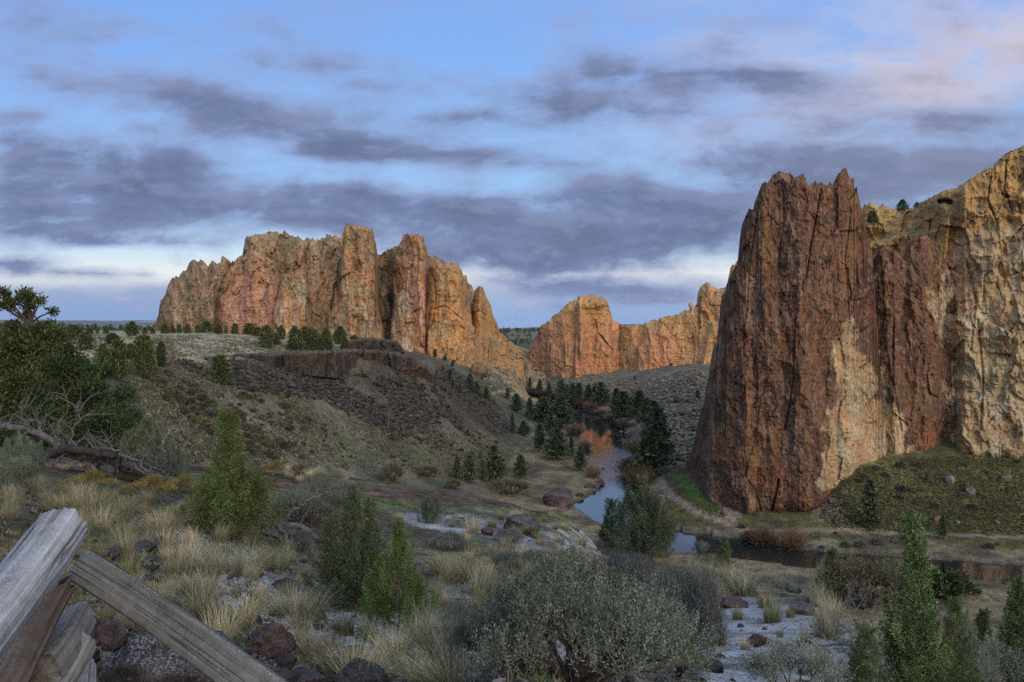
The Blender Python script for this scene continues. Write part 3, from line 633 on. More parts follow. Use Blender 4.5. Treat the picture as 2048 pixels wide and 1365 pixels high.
def shell(name, sky, base, depth, colour, mat, step=1.2, vstep=1.2, jag=3.0, seed=0, amp=(5, 2, .7, .25), wl=(24, 8, 2.6, .9), vstretch=4.0,
          batter=.12, rnd=8.0, rw=26, thick=22, lean=0.0, slabs=(), cracks=(), blocks=.0, strata=0.0, rough=.5, vr=.6, fsz=6.0, fst=2.2, fcr=.10, folds=None, fslant=0.0, parent=None, label=None, cat=None, sink=22, jagf=(9, 3.3), back=True):
    sky = np.array(sky, float); px = np.arange(sky[0, 0], sky[-1, 0] + .01, step)
    top0 = np.interp(px, sky[:, 0], sky[:, 1])
    b = np.array(base, float); bot = np.interp(px, b[:, 0], b[:, 1]) + sink
    dp = np.array(depth, float); Y0c = np.interp(px, dp[:, 0], dp[:, 1])
    hpx = bot - top0
    j = jag * (np.maximum(ridged(px / jagf[0], px * 0 + seed, o=3, seed=seed + 3), -.6) * .8 + .5 * fbm(px / jagf[1], px * 0 + .5, o=2, seed=seed + 4))
    q1 = np.floor(px / 5.3 + .8 * vn(px / 9, px * 0, seed=seed + 21)); q2 = np.floor(px / 2.3)
    zi = np.zeros(len(px), np.int64)
    j = j + jag * (1.1 * (_h(q1.astype(np.int64), zi, zi, seed) - .5) + .7 * (_h(q2.astype(np.int64), zi, zi, seed + 1) - .5))
    j = j * (1 + np.minimum(np.abs(np.gradient(top0, px)), 9) * .55)
    top = np.minimum(top0 - j * ss(4, 30, hpx), bot - 1)
    nrow = max(12, int((bot - top).max() / vstep)); t = np.linspace(0, 1, nrow)
    PX = np.tile(px, (nrow, 1)); PY = bot[None] + (top - bot)[None] * t[:, None]; Y0 = np.tile(Y0c, (nrow, 1)); TT = np.tile(t[:, None], (1, len(px)))
    f = lambda a: a.ravel()
    PX, PY, Y0, TT = f(PX), f(PY), f(Y0), f(TT)
    s = PX * Y0.mean() / F; z = CAMZ - (PY - HZ) / F * Y0
    # relief: buttresses, ribs, ledges
    w1 = fbm(s / 30, z / 45, o=2, seed=seed + 11) * 6; w2 = fbm(s / 9, z / 14, o=2, seed=seed + 12) * 2
    sw = s + w1 + w2
    R = amp[0] * ridged(sw / wl[0], z / (wl[0] * vstretch), o=2, seed=seed)
    R = R + (amp[1] + amp[2]) * rough * fract(sw, z, wl[1], vstretch * vr, 6, seed + 1) + amp[3] * fbm(s / wl[3], z / (wl[3] * 1.3), o=3, seed=seed + 5, g=.65)
    if blocks:
        u1 = s + w2 * .8; v1 = z + w1 * .5
        R = R + blocks * (fsz * .62 * facets(u1 / fsz, v1 / (fsz * fst), seed + 6, crack=fcr) + fsz * .30 * facets(u1 / fsz * 2.6, v1 / fsz * 2.6 / (fst * .8), seed + 7) + fsz * .14 * facets(s / fsz * 6.5, z / fsz * 6.5 / 1.5, seed + 8))
    if folds:
        fx = PX + fslant * (PY - 600) + .5 * (w1 + w2) * F / Y0 * .3
        R = R + np.interp(fx, [q[0] for q in folds], [q[1] for q in folds])
    if strata: R = R + strata * vn(z / 4.5 + .25 * w2, s / 60, seed=seed + 8) + .5 * strata * vn(z / 1.6 + .2 * w2, s / 30, seed=seed + 9)
    out = [(a, q) for a, q in zip(px[::3], top0[::3])]; out = [(px[0], bot[0] + 60)] + out + [(px[-1], bot[-1] + 60)]
    ds = np.clip(-sdist(PX, PY, out), 0, 1e4)
    off = R - rnd * (1 - np.sqrt(np.clip(1 - (1 - np.clip(ds / rw, 0, 1)) ** 2, 0, 1)))
    Hm = (bot - top).max() / F * Y0
    off = off + batter * Hm * (1 - TT) ** 1.25
    wpx = PX + (w1 + w2) * F / Y0 * .35; wpy = PY + 5 * fbm(s / 6, z / 6, o=2, seed=seed + 13)
    for poly, h, wd in slabs: off = off + h * ss(0, wd, -sdist(wpx, wpy, poly))
    for line, h, wd in cracks: off = off - h * ss(wd, 0, sdist(wpx * .35 + PX * .65, PY, line, closed=False))
    Yf = Y0 - off
    V = np.stack([(PX - 1024) / F * Yf, Yf, CAMZ - (PY - HZ) / F * Yf], 1)
    C = colour(dict(px=PX, py=PY, wx=wpx, wy=wpy, s=s, z=z, t=TT, R=R, seed=seed, w1=w1, w2=w2))
    n = len(px); F4 = [grid_faces(nrow, n)]
    if back:
        # the far side of the mass: falls away behind the crest
        nb = 12; tb = np.linspace(0, 1, nb + 1)[1:]
        fv = V.reshape(nrow, n, 3)[-1]; C_ = C.reshape(nrow, n, 3)[-1]; zb = V.reshape(nrow, n, 3)[0, :, 2]
        BV, BC = [fv], [C_]
        for q in tb:
            Yb = fv[:, 1] + thick * (q ** .6) * (1 + .25 * fbm(px / 15, px * 0 + q * 3, o=3, seed=seed + 15)); zz = fv[:, 2] + (zb - fv[:, 2]) * q ** 1.6
            BV.append(np.stack([fv[:, 0] / fv[:, 1] * (fv[:, 1] * .5 + Yb * .5), Yb, zz], 1)); BC.append(C_)
        bv = np.vstack(BV[1:]); off0 = len(V)
        V = np.vstack([V, bv]); C = np.vstack([C, np.vstack(BC[1:])])
        first = (nrow - 1) * n + np.arange(n)
        rows = np.vstack([first[None], off0 + np.arange(nb * n).reshape(nb, n)])
        A = rows[:-1, :-1].ravel(); B = rows[:-1, 1:].ravel(); Cc = rows[1:, 1:].ravel(); D = rows[1:, :-1].ravel()
        F4.append(np.stack([A, B, Cc, D], 1))
    me = mesh_np(name, V, F4, C, smooth=True, mats=[mat])
    return link(name, me, parent=parent, label=label, cat=cat)

def streak(d, k=0, a=5, b=60): return fbm((d['s'] + d['w2']) / a, d['z'] / b, o=4, seed=d['seed'] + 50 + k)
def blotch(d, k=0, a=9): return fbm((d['s'] + d['w1']) / a, d['z'] / (a * 1.5), o=5, seed=d['seed'] + 70 + k, g=.58)
def mixc(C, c, m): return C * (1 - m[:, None]) + np.asarray(c) * m[:, None]
ORANGE = (.36, .18, .078); RUST = (.31, .145, .072); PINK = (.31, .165, .12); TAN = (.32, .225, .125); OCHRE = (.38, .215, .085); BROWN = (.15, .095, .055); OLIVE = (.17, .13, .07); PALE = (.36, .285, .205)

def col_group(cs, lich=.55, lc=BROWN, top=.25, k=0):
    lich = min(1, lich * 1.2); top = min(1, top * 1.5)
    def f(d):
        n = .5 + .75 * blotch(d, k) + .25 * streak(d, k)
        C = pal(cs, n)
        C = mixc(C, lc, lich * ss(.02, .35, streak(d, k + 3, 3.5, 34) + .25 * blotch(d, k + 4, 4)))
        C = mixc(C, OLIVE, top * ss(.55, .95, d['t'] + .35 * blotch(d, k + 5, 7)))
        C = mixc(C, PALE, .35 * ss(.2, .45, blotch(d, k + 6, 3)))
        return mixc(C, (.10, .065, .045), .5 * ss(.28, .5, streak(d, k + 7, 1.6, 22)))
    return f

root = link('rock_formation', None, loc=(*[0.0, 545.0], float(ground(-150, 545))), label='long craggy rock massif with several towers behind the flat plateau', cat='rock formation')
def child(o): o.parent = root; o.matrix_parent_inverse = root.matrix_basis.inverted(); return o
SKY_A = [(306,672),(311,650),(318,620),(322,600),(330,588),(333,575),(345,560),(350,552),(358,556),(362,545),(372,537),(380,527),(388,521),(393,530),(400,522),(410,526),(416,532),(425,522),(432,528),(438,530),(443,517),(449,514),(454,520),(456,538),(465,528),(475,515),(485,512),(492,475),(498,472),(510,470),(525,469),(545,465),(557,466),(565,470),(570,465),(580,472),(592,475),(605,480),(620,478),(640,480),(650,475),(655,471),(665,473),(670,469),(678,476),(684,470),(689,456),(695,451),(705,450),(722,455),(743,461),(745,480),(750,494),(753,513),(765,506),(780,498),(790,493),(800,486),(808,473),(815,470),(838,471),(846,481),(850,498),(855,511),(862,513),(880,519),(895,527),(905,525),(915,528),(922,541),(930,551),(940,571),(947,580),(955,578),(962,590),(972,610),(982,640),(1000,672),(1020,690),(1050,704)]
BASE_A = [(300,664),(430,666),(640,668),(760,678),(850,706),(950,716),(1050,712)]
b = BASE_A
child(shell('rock_wall', SKY_A, b, [(300,585),(430,548),(640,538),(760,565),(900,585),(960,600),(1050,720)], col_group([BROWN, OLIVE, (.26,.165,.105), (.30,.20,.115), (.29,.16,.10)], .9), M_ROCK, jag=3.4, seed=100, amp=(3, 2.6, 1.0, .3), thick=70, rnd=9, blocks=1.0, fsz=9, fst=2.6, fslant=-.12, folds=[(306,-6),(335,3),(372,-1),(410,6),(436,-4),(485,4),(520,-1),(600,3),(650,-3),(690,0),(742,-6),(754,-26),(778,-26),(800,-4),(1050,0)],
   slabs=[([(310,680),(318,620),(345,560),(380,535),(410,540),(430,600),(430,690)], 10, 22), ([(405,690),(415,560),(438,530),(449,512),(458,545),(445,600),(430,690)], 9, 12), ([(480,690),(492,472),(520,468),(545,540),(560,690)], 7, 15)]))
child(shell('buttress', [(426,668),(434,630),(440,595),(448,560),(456,541),(468,530),(476,518),(488,514),(496,506),(503,501),(512,504),(520,511),(530,513),(545,521),(556,536),(562,553),(566,580),(570,620),(576,668)], b, [(426,545),(470,532),(540,526),(576,545)], col_group([PINK, (.33,.16,.12), (.30,.17,.11), (.40,.22,.13), PINK], .45, (.16,.10,.065), k=10), M_ROCK, jag=3, seed=120, fslant=-.1, folds=[(426,-3),(450,3),(478,0),(505,5),(530,1),(552,3),(576,-5)], amp=(3.5, 2.4, .9, .3), thick=40, rnd=2.5, rw=7, blocks=1.0, fsz=7, fst=2.4))
child(shell('rock_slab', [(526,668),(540,640),(552,600),(560,570),(570,553),(578,546),(590,550),(600,553),(610,561),(616,586),(624,612),(632,640),(637,668)], b, [(526,530),(575,515),(610,513),(637,540)], col_group([TAN, (.36,.21,.12), PALE, ORANGE, PINK], .4, OLIVE, .35, k=20), M_ROCK, jag=3, seed=140, fslant=.15, folds=[(526,-4),(560,3),(585,1),(605,4),(637,-6)], amp=(2.4, 1.6, .8, .3), thick=40, rnd=2.5, rw=7, blocks=1.0, fsz=7, fst=2.4))
child(shell('rock_tower', [(636,676),(652,650),(664,610),(674,575),(680,535),(684,490),(688,458),(694,450),(704,449),(710,453),(722,454),(735,456),(742,461),(746,480),(749,495),(751,520),(751,560),(754,600),(760,640),(770,680)], b, [(636,532),(684,512),(740,505),(780,530)], col_group([(.34,.185,.09), ORANGE, TAN, (.31,.155,.09), OCHRE], .45, OLIVE, .35, k=30), M_ROCK, jag=4, seed=160, fslant=-.08, folds=[(640,-8),(680,-2),(697,4),(712,1),(730,5),(744,2),(785,-14)], amp=(3, 2.2, .9, .35), thick=45, rnd=2.5, rw=7, blocks=1.0, fsz=7, fst=2.4))
child(shell('rock_slab', [(655,674),(668,642),(680,617),(692,605),(702,604),(712,617),(724,642),(737,678)], b, [(655,516),(695,502),(737,514)], col_group([BROWN, OLIVE, (.27,.18,.10), TAN], .5, BROWN, .2, k=40), M_ROCK, jag=2, seed=180, amp=(1.6, 1.4, .7, .25), thick=30, rnd=2.5, rw=7, blocks=1.0, fsz=7, fst=2.4))
child(shell('rock_tower', [(780,694),(784,640),(786,580),(787,512),(793,494),(800,486),(808,473),(815,469),(826,471),(838,470),(846,480),(850,498),(854,515),(856,560),(855,620),(852,706)], b, [(774,552),(790,540),(815,528),(840,522),(855,528)], col_group([(.33,.17,.10), ORANGE, (.40,.21,.14), RUST, TAN], .45, BROWN, .3, k=50), M_ROCK, jag=3, seed=200, fslant=-.05, folds=[(770,-12),(795,-4),(822,2),(832,6),(852,3),(860,0)], amp=(3, 2.0, .8, .3), thick=50, rnd=2.5, rw=7, blocks=1.0, fsz=7, fst=2.4,
   slabs=[([(826,560),(835,472),(850,500),(856,560),(852,700),(838,690)], 5, 8)]))
child(shell('rock_slab', [(779,694),(784,640),(789,612),(795,588),(805,580),(818,587),(832,602),(842,642),(850,706)], b, [(772,530),(805,514),(850,520)], col_group([TAN, (.34,.20,.12), PALE, PINK], .4, OLIVE, .3, k=60), M_ROCK, jag=2, seed=220, fslant=.1, folds=[(770,-4),(800,2),(825,3),(850,-2)], amp=(1.6, 1.6, .8, .3), thick=30, rnd=2.5, rw=7, blocks=1.0, fsz=7, fst=2.4))
child(shell('buttress', [(845,708),(850,620),(854,560),(858,536),(866,529),(880,528),(896,528),(906,526),(916,530),(924,546),(932,566),(938,591),(943,640),(948,716)], b, [(845,535),(880,526),(920,528),(948,545)], col_group([OCHRE, (.42,.21,.075), ORANGE, (.38,.20,.08), OCHRE], .35, OLIVE, .4, k=70), M_ROCK, jag=1.5, seed=240, fslant=-.06, folds=[(845,-2),(868,1),(900,4),(925,2),(950,-7)], amp=(2.5, 1.2, .5, .25), thick=45, rnd=2.5, rw=7, blocks=.5, fsz=9, fst=1.6, strata=.4,
   cracks=[([(868,560),(872,600),(862,660)], 2.5, 2.5), ([(862,620),(890,612),(925,640)], 2, 2.5)]))
child(shell('rock_fin', [(936,716),(943,650),(945,600),(949,582),(957,574),(965,573),(970,586),(980,612),(990,640),(1000,664),(1010,674),(1022,684),(1048,704)], b, [(936,575),(960,565),(1000,620),(1048,680)], col_group([ORANGE, (.43,.22,.08), RUST, OCHRE], .22, BROWN, .2, k=80), M_ROCK, jag=1.5, seed=260, folds=[(936,-3),(956,3),(985,0),(1048,-8)], amp=(2, 1.0, .5, .25), thick=35, rnd=2.5, rw=7, blocks=.5, fsz=8, fst=1.8,
   cracks=[([(943,628),(960,622),(972,632)], 3, 2.5)]))
child(shell('rock_apron', [(848,712),(856,660),(868,648),(890,640),(920,648),(934,645),(948,652),(953,672),(975,672),(1000,680),(1020,690),(1048,708)], [(848,716),(950,726),(1048,735)], [(848,520),(900,515),(950,535),(1000,610),(1048,660)], col_group([OCHRE, ORANGE, (.36,.21,.09), TAN], .35, OLIVE, .2, k=90), M_ROCK, jag=2, seed=280, amp=(2, 1.2, .6, .25), thick=25, rnd=2.5, rw=7, blocks=1.0, fsz=7, fst=2.4, strata=.4))

# the middle peak between the saddle and the river
SKY_B = [(1056,712),(1062,692),(1075,667),(1085,651),(1100,638),(1110,629),(1120,623),(1130,612),(1142,603),(1150,600),(1155,604),(1157,593),(1170,592),(1180,591),(1195,590),(1205,595),(1213,601),(1216,613),(1221,626),(1224,640),(1235,646),(1242,650),(1252,672),(1262,740)]
root = link('rock_peak', None, loc=(60.0, 760.0, float(ground(60, 760))), label='orange double-humped rock peak at the head of the river bend', cat='rock formation')
bb = [(1056,724),(1090,738),(1130,748),(1180,760),(1220,752),(1265,752)]
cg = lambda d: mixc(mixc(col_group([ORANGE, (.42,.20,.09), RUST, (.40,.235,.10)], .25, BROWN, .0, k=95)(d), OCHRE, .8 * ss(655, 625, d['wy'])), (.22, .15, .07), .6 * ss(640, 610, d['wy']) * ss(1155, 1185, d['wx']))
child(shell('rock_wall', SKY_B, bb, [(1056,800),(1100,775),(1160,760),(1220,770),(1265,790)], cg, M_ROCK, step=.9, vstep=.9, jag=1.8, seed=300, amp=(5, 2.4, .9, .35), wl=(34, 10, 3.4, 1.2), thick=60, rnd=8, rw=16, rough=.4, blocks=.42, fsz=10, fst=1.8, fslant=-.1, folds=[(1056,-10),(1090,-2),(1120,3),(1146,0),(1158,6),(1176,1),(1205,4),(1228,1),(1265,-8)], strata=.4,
   slabs=[([(1143,770),(1150,640),(1153,600),(1165,610),(1172,660),(1165,770)], 7, 6), ([(1172,770),(1190,660),(1215,650),(1235,690),(1230,770)], 4, 12), ([(1160,608),(1205,592),(1218,612),(1200,622),(1165,618)], 4, 5)], cracks=[([(1190,640),(1195,665),(1215,688),(1225,700)], 4, 2.2), ([(1100,690),(1098,720),(1104,740)], 3, 2.2)]))

# ochre ridge running right from it to the brown tower
SKY_C = [(1232,752),(1238,700),(1240,648),(1260,653),(1285,649),(1300,644),(1330,636),(1350,630),(1375,621),(1396,612),(1398,603),(1399,582),(1404,574),(1408,572),(1411,566),(1418,565),(1424,573),(1436,579),(1450,575),(1459,573),(1461,550),(1466,530),(1474,520),(1484,516),(1495,530),(1500,700),(1502,780)]
root = link('rock_ridge', None, loc=(140.0, 670.0, float(ground(180, 640))), label='ochre rock ridge sloping up from the orange peak to the brown tower', cat='rock ridge')
bc = [(1232,757),(1265,755),(1300,752),(1330,746),(1365,740),(1400,752),(1430,780),(1502,800)]
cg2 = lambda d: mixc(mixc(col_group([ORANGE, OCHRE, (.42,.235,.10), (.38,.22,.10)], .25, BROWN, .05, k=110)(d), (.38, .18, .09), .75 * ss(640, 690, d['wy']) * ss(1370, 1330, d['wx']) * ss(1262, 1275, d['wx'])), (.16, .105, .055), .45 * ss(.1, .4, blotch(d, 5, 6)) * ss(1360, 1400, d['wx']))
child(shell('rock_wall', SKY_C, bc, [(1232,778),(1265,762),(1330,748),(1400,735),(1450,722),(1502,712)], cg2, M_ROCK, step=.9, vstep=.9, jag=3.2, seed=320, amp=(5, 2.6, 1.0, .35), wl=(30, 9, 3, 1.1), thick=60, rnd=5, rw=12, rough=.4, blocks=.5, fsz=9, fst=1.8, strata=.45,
   slabs=[([(1266,770),(1270,700),(1290,660),(1330,650),(1352,690),(1350,730),(1300,760)], 10, 9), ([(1390,790),(1400,690),(1420,640),(1445,640),(1450,790)], 8, 12), ([(1395,625),(1399,572),(1424,568),(1432,600),(1420,630)], 4, 8)]))
# balanced rock on its crest
def rock_mesh(name, seed, mat, sub=3, col=(.1, .08, .07), jit=.18, flat=1.0, ang=.5):
    import bmesh
    bm = bmesh.new(); bmesh.ops.create_icosphere(bm, subdivisions=sub, radius=1)
    P = np.array([v.co[:] for v in bm.verts]); N = P.copy()
    o = seed * 7.3
    # planar facets: clip against random planes, then add roughness
    rg = np.random.default_rng(seed)
    rad = np.full(len(P), 1.15)
    for k in range(11):
        n = rg.normal(size=3); n /= np.linalg.norm(n); h = rg.uniform(.62, .95)
        dt = N @ n; rad = np.where(dt > .05, np.minimum(rad, h / np.maximum(dt, .05)), rad)
    rad = rad * ang + (1 - ang)
    rad = rad * (1 + jit * fbm(N[:, 0] * 1.6 + o, N[:, 1] * 1.6, N[:, 2] * 1.6, o=4, seed=seed) + .35 * jit * fbm(N[:, 0] * 7 + o, N[:, 1] * 7, N[:, 2] * 7, o=2, seed=seed + 1))
    P = N * rad[:, None]; P[:, 2] *= flat
    faces = np.array([[v.index for v in f.verts] for f in bm.faces]); bm.free()
    nn = .5 + .8 * fbm(N[:, 0] * 2.4 + o, N[:, 1] * 2.4, N[:, 2] * 2.4, o=4, seed=seed + 2)
    C = np.asarray(col) * (.65 + .7 * np.clip(nn, 0, 1))[:, None]
    return mesh_np(name, P, [faces], C, smooth=False if sub < 3 else True, mats=[mat])
br = rock_mesh('balanced_rock', 41, M_ROCK, 4, (.36, .23, .1))
yb = 738.0; link('balanced_rock', br, ((1382 - 1024) / F * yb, yb, CAMZ - (611 - HZ) / F * yb), scale=(2.3, 2.2, 3.0), label='small rounded boulder perched on the crest of the ochre ridge', cat='boulder')

# the brown tower and its lower neighbour
def col_brown(d):
    n = .5 + .8 * blotch(d, 0, 8) + .3 * streak(d, 0, 4, 40)
    C = pal([(.066,.040,.029), (.096,.052,.035), (.122,.063,.040), (.09,.058,.037), (.132,.070,.046)], n)
    C = mixc(C, (.255, .17, .115), .8 * ss(.02, .40, streak(d, 1, 2.2, 24) + .5 * blotch(d, 2, 3) - .1) * ss(1640, 1500, d['wx']) * (.45 + .55 * ss(1400, 1450, d['wx']))); C = mixc(C, (.20, .12, .085), .6 * ss(.22, .4, fbm(d['s'] / .9, d['z'] / 1.4, o=3, seed=91)))
    C = mixc(C, (.18, .10, .045), .5 * ss(.18, .42, streak(d, 3, 3, 30)))
    C = mixc(C, (.19, .085, .038), .65 * ss(.0, .35, blotch(d, 4, 9)) * ss(820, 900, d['wy']) * ss(1470, 1500, d['wx']))
    C = mixc(C, (.07, .045, .035), .35 * ss(.22, .45, streak(d, 5, 1.2, 16))); C = mixc(C, (.33, .25, .155), ss(-.1, .25, blotch(d, 11, 6)) * ss(-14, 12, d['wx'] + 26 * blotch(d, 12, 5) - np.interp(d['wy'], [480,520,580,680,800,850,910], [1905,1885,1866,1882,1890,1908,1960])))
    ins = ss(5, -5, sdist(d['wx'], d['wy'], INSET) + 30 * blotch(d, 6, 6) + 9 * blotch(d, 9, 1.5))
    Ci = pal([(.30,.235,.13), (.36,.27,.16), (.33,.21,.115), (.27,.205,.115), (.40,.32,.22)], .5 + .9 * blotch(d, 7, 6))
    Ci = mixc(Ci, (.13, .10, .065), .5 * ss(.15, .4, streak(d, 8, 2.5, 30)))
    return C * (1 - ins[:, None]) + Ci * ins[:, None]
INSET = [(1700,625),(1722,690),(1745,705),(1760,740),(1768,800),(1795,835),(1812,870),(1830,905),(1835,960),(1700,960),(1640,970),(1635,930),(1650,880),(1664,800),(1680,720)]
root = link('rock_tower', None, loc=(95.0, 262.0, float(ground(95, 262))), label='tall jagged dark brown rock tower above the river trail', cat='rock tower')
SKY_D = [(1378,985),(1388,950),(1400,905),(1415,835),(1425,765),(1435,705),(1445,642),(1452,600),(1465,560),(1480,522),(1485,495),(1489,465),(1492,441),(1499,423),(1510,421),(1514,405),(1518,390),(1522,372),(1528,362),(1545,358),(1551,350),(1558,346),(1570,348),(1580,346),(1590,352),(1600,351),(1606,349),(1611,360),(1622,367),(1628,362),(1633,360),(1640,370),(1652,373),(1662,368),(1668,366),(1674,351),(1681,343),(1687,337),(1692,341),(1696,347),(1702,358),(1708,366),(1712,390),(1716,402),(1722,412),(1728,440),(1735,468),(1741,492),(1746,520),(1750,600),(1758,700),(1766,800),(1775,880),(1785,960)]
BASE_D = [(1378,962),(1400,985),(1440,1022),(1470,1040),(1560,1048),(1630,1045),(1650,1010),(1700,955),(1785,930)]
child(shell('rock_face', SKY_D, BASE_D, [(1378,285),(1420,268),(1500,259),(1600,257),(1640,259),(1700,268),(1785,285)], col_brown, M_TOWER, step=1.0, vstep=1.0, jag=6, seed=400, amp=(1.3, 1.8, .85, .25), wl=(17, 5.0, 1.7, .6), vstretch=4.5, vr=.5, strata=.1, rough=.34, batter=.07, thick=40, rnd=5, rw=24, blocks=.48, fsz=5.0, fst=2.1, fslant=-.04, folds=[(1378,-6),(1430,0),(1478,3),(1500,0),(1530,2.5),(1560,0),(1600,3),(1640,-1),(1690,2),(1722,-1),(1785,-4)], jagf=(12, 4.5),
   slabs=[([(1630,1060),(1640,960),(1660,820),(1675,720),(1695,655),(1730,640),(1790,700),(1800,980)], -2.2, 26)],
   cracks=[([(1640,380),(1625,470),(1612,560)], 1.8, 3), ([(1700,420),(1690,520),(1700,640)], 1.5, 3), ([(1592,640),(1588,760),(1570,860)], 1.8, 3), ([(1556,960),(1548,1000),(1540,1030)], 3, 4), ([(1510,430),(1500,520),(1490,640)], 1.2, 3), ([(1560,360),(1565,440),(1555,540)], 1.2, 3)]))
SKY_D2 = [(1728,960),(1732,800),(1736,660),(1742,560),(1750,520),(1758,500),(1769,488),(1780,494),(1792,503),(1803,514),(1810,520),(1814,505),(1820,487),(1828,477),(1838,474),(1850,470),(1860,474),(1868,482),(1876,498),(1882,508),(1896,535),(1906,570),(1918,620),(1922,690),(1934,760),(1942,830),(1954,870),(1964,895),(1984,925)]
child(shell('rock_shoulder', SKY_D2, [(1728,935),(1800,912),(1860,905),(1984,925)], [(1728,294),(1790,290),(1850,296),(1890,304),(1984,301)], col_brown, M_TOWER, step=1.0, vstep=1.1, jag=3.2, seed=430, amp=(1.4, 1.6, .8, .25), wl=(13, 4.6, 1.6, .6), vr=.5, strata=.1, rough=.34, batter=.05, thick=30, rnd=2.5, rw=10, blocks=.48, fsz=5.0, fst=2.0, fslant=-.06, folds=[(1728,-2),(1770,2),(1800,-1.5),(1840,1.5),(1880,0),(1968,-2)],
   slabs=[([(1745,960),(1755,740),(1790,830),(1815,880),(1820,960)], -1.5, 22)], cracks=[([(1786,640),(1782,760),(1800,860)], 1.5, 4), ([(1760,520),(1765,620),(1758,720)], 1, 3)]))

# the pale wall to the right with its ochre cap
def col_right(d):
    n = .5 + .85 * blotch(d, 0, 11) + .2 * streak(d, 0, 7, 60)
    lo = pal([(.27,.195,.105), (.31,.23,.13), (.29,.195,.10), (.33,.265,.17), (.265,.20,.115)], n)
    lo = mixc(lo, (.33, .20, .12), .7 * ss(.08, .4, blotch(d, 3, 13)))
    lo = mixc(lo, (.37, .315, .225), .35 * ss(.1, .42, blotch(d, 4, 7)))
    hi = pal([(.29,.175,.066), (.34,.205,.078), (.36,.215,.08), (.30,.185,.08), (.33,.22,.115)], n)
    hi = mixc(hi, (.17, .115, .06), .5 * ss(.1, .4, blotch(d, 5, 6)))
    e = np.interp(d['wx'], [1720,1800,1880,1900,1960,2048,2200], [650,640,590,500,470,440,400])
    k = ss(e + 26, e - 26, d['wy'] + 30 * blotch(d, 6, 12))
    C = lo * (1 - k[:, None]) + hi * k[:, None]
    C = mixc(C, (.24, .15, .07), .5 * ss(820, 880, d['wy']) * ss(.0, .3, blotch(d, 8, 7)))
    return mixc(C, (.14, .11, .07), .3 * ss(.2, .45, streak(d, 7, 3, 26)))
SKY_E = [(1716,700),(1718,460),(1724,436),(1730,412),(1740,405),(1752,410),(1760,412),(1766,408),(1776,415),(1790,420),(1815,419),(1832,416),(1850,401),(1866,392),(1880,386),(1900,378),(1915,376),(1930,366),(1945,356),(1960,346),(1985,333),(2000,319),(2012,308),(2030,300),(2048,291),(2090,276),(2150,262),(2250,255),(2400,250),(2550,300)]
root = link('cliff', None, loc=(180.0, 300.0, float(ground(180, 300))), label='huge pale tan cliff with an ochre top at the right edge', cat='cliff')
child(shell('cliff_face', SKY_E, [(1716,930),(1900,906),(2048,896),(2550,890)], [(1716,348),(1800,338),(1870,320),(1930,304),(2048,297),(2550,280)], col_right, M_ROCK, step=1.4, vstep=1.3, jag=1.6, seed=460, amp=(3, 2.0, .8, .3), wl=(30, 10, 2.6, .9), vstretch=1.4, vr=.55, batter=.10, thick=60, rnd=6, rw=20, blocks=.5, strata=.1, fsz=11, fst=1.5, fcr=.02, rough=.45,
   slabs=[([(1890,930),(1880,560),(1905,490),(1960,460),(2100,430),(2700,420),(2700,930)], 2, 30), ([(1905,640),(1912,608),(1930,605),(1934,622),(1922,650)], 2.5, 3), ([(1735,480),(1800,470),(1870,455),(1905,420),(1895,500),(1870,590),(1800,640),(1735,600)], 5, 8)],
   cracks=[([(1880,404),(1892,402),(1902,405)], 9, 7), ([(1862,440),(1856,480),(1866,500)], 3, 2.5), ([(1985,340),(1975,400),(1990,440)], 2.5, 2.5), ([(2015,320),(2010,380),(2025,430)], 2.5, 2.5), ([(1955,640),(1965,760),(1960,860)], 1.6, 4), ([(1930,520),(1950,600),(1940,700)], 1.5, 5)]))

# rimrock: columnar basalt along the plateau edge, two tiers
def col_basalt(d):
    v, d1, d2 = cells(d['s'] / 1.6, d['z'] / 30, 77)
    C = pal([(.030,.027,.025), (.042,.035,.030), (.054,.042,.033), (.034,.030,.027)], .5 + .8 * blotch(d, 0, 6)) * (.75 + .5 * v)[:, None]
    C = mixc(C, (.10, .055, .032), .3 * ss(.15, .4, blotch(d, 1, 8)) * ss(.2, .4, d['t']) * ss(.95, .8, d['t']))
    return mixc(C, (.12, .105, .075), .5 * ss(.80, .97, d['t'] + .2 * blotch(d, 2, 3)))
tier = [([(415,724),(425,716),(470,709),(520,707),(560,708),(600,705),(650,701),(700,699),(750,700),(800,707),(826,714),(850,732),(872,752)], [(415,726),(520,730),(600,742),(700,751),(760,757),(820,757),(872,760)], [(415,258),(470,262),(560,284),(700,318),(800,348),(872,360)], 'dark columnar basalt rimrock below the plateau edge', 500),
        ([(688,694),(700,681),(720,677),(745,676),(770,678),(792,683),(800,694),(806,704)], [(688,698),(760,702),(806,708)], [(688,330),(750,352),(806,366)], 'short upper step of dark basalt under the tall towers', 520)]
for sk, bs, dp, lab, sd_ in tier:
    shell('rimrock', sk, bs, dp, col_basalt, M_BASALT, step=.7, vstep=.8, jag=2.4, seed=sd_, amp=(1.6, 1.2, .8, .3), wl=(14, 3.2, 1.3, .5), vstretch=5, batter=.10, thick=14, rnd=2, rw=8, blocks=.6, label=lab, cat='rimrock', sink=8)
print('cliffs', round(time.time() - T0, 1))
# ------------------------------------------------------------------ plants: mesh makers
M_LEAF = vcol_mat('juniper_leaf', .75, (.7, 1.3), 3.0, .0, .14)
M_BARK = vcol_mat('bark', .95, (.5, 1.5), 14.0, 0, .1)
M_DEAD = vcol_mat('dead_wood', .95, (.45, 1.5), 16.0, 0, .15)
M_GRASS = vcol_mat('bunchgrass', .9, (.85, 1.15), 6.0, 0, .16)
M_SAGE = vcol_mat('sage_leaf', .85, (.75, 1.25), 7.0, 0, .15)

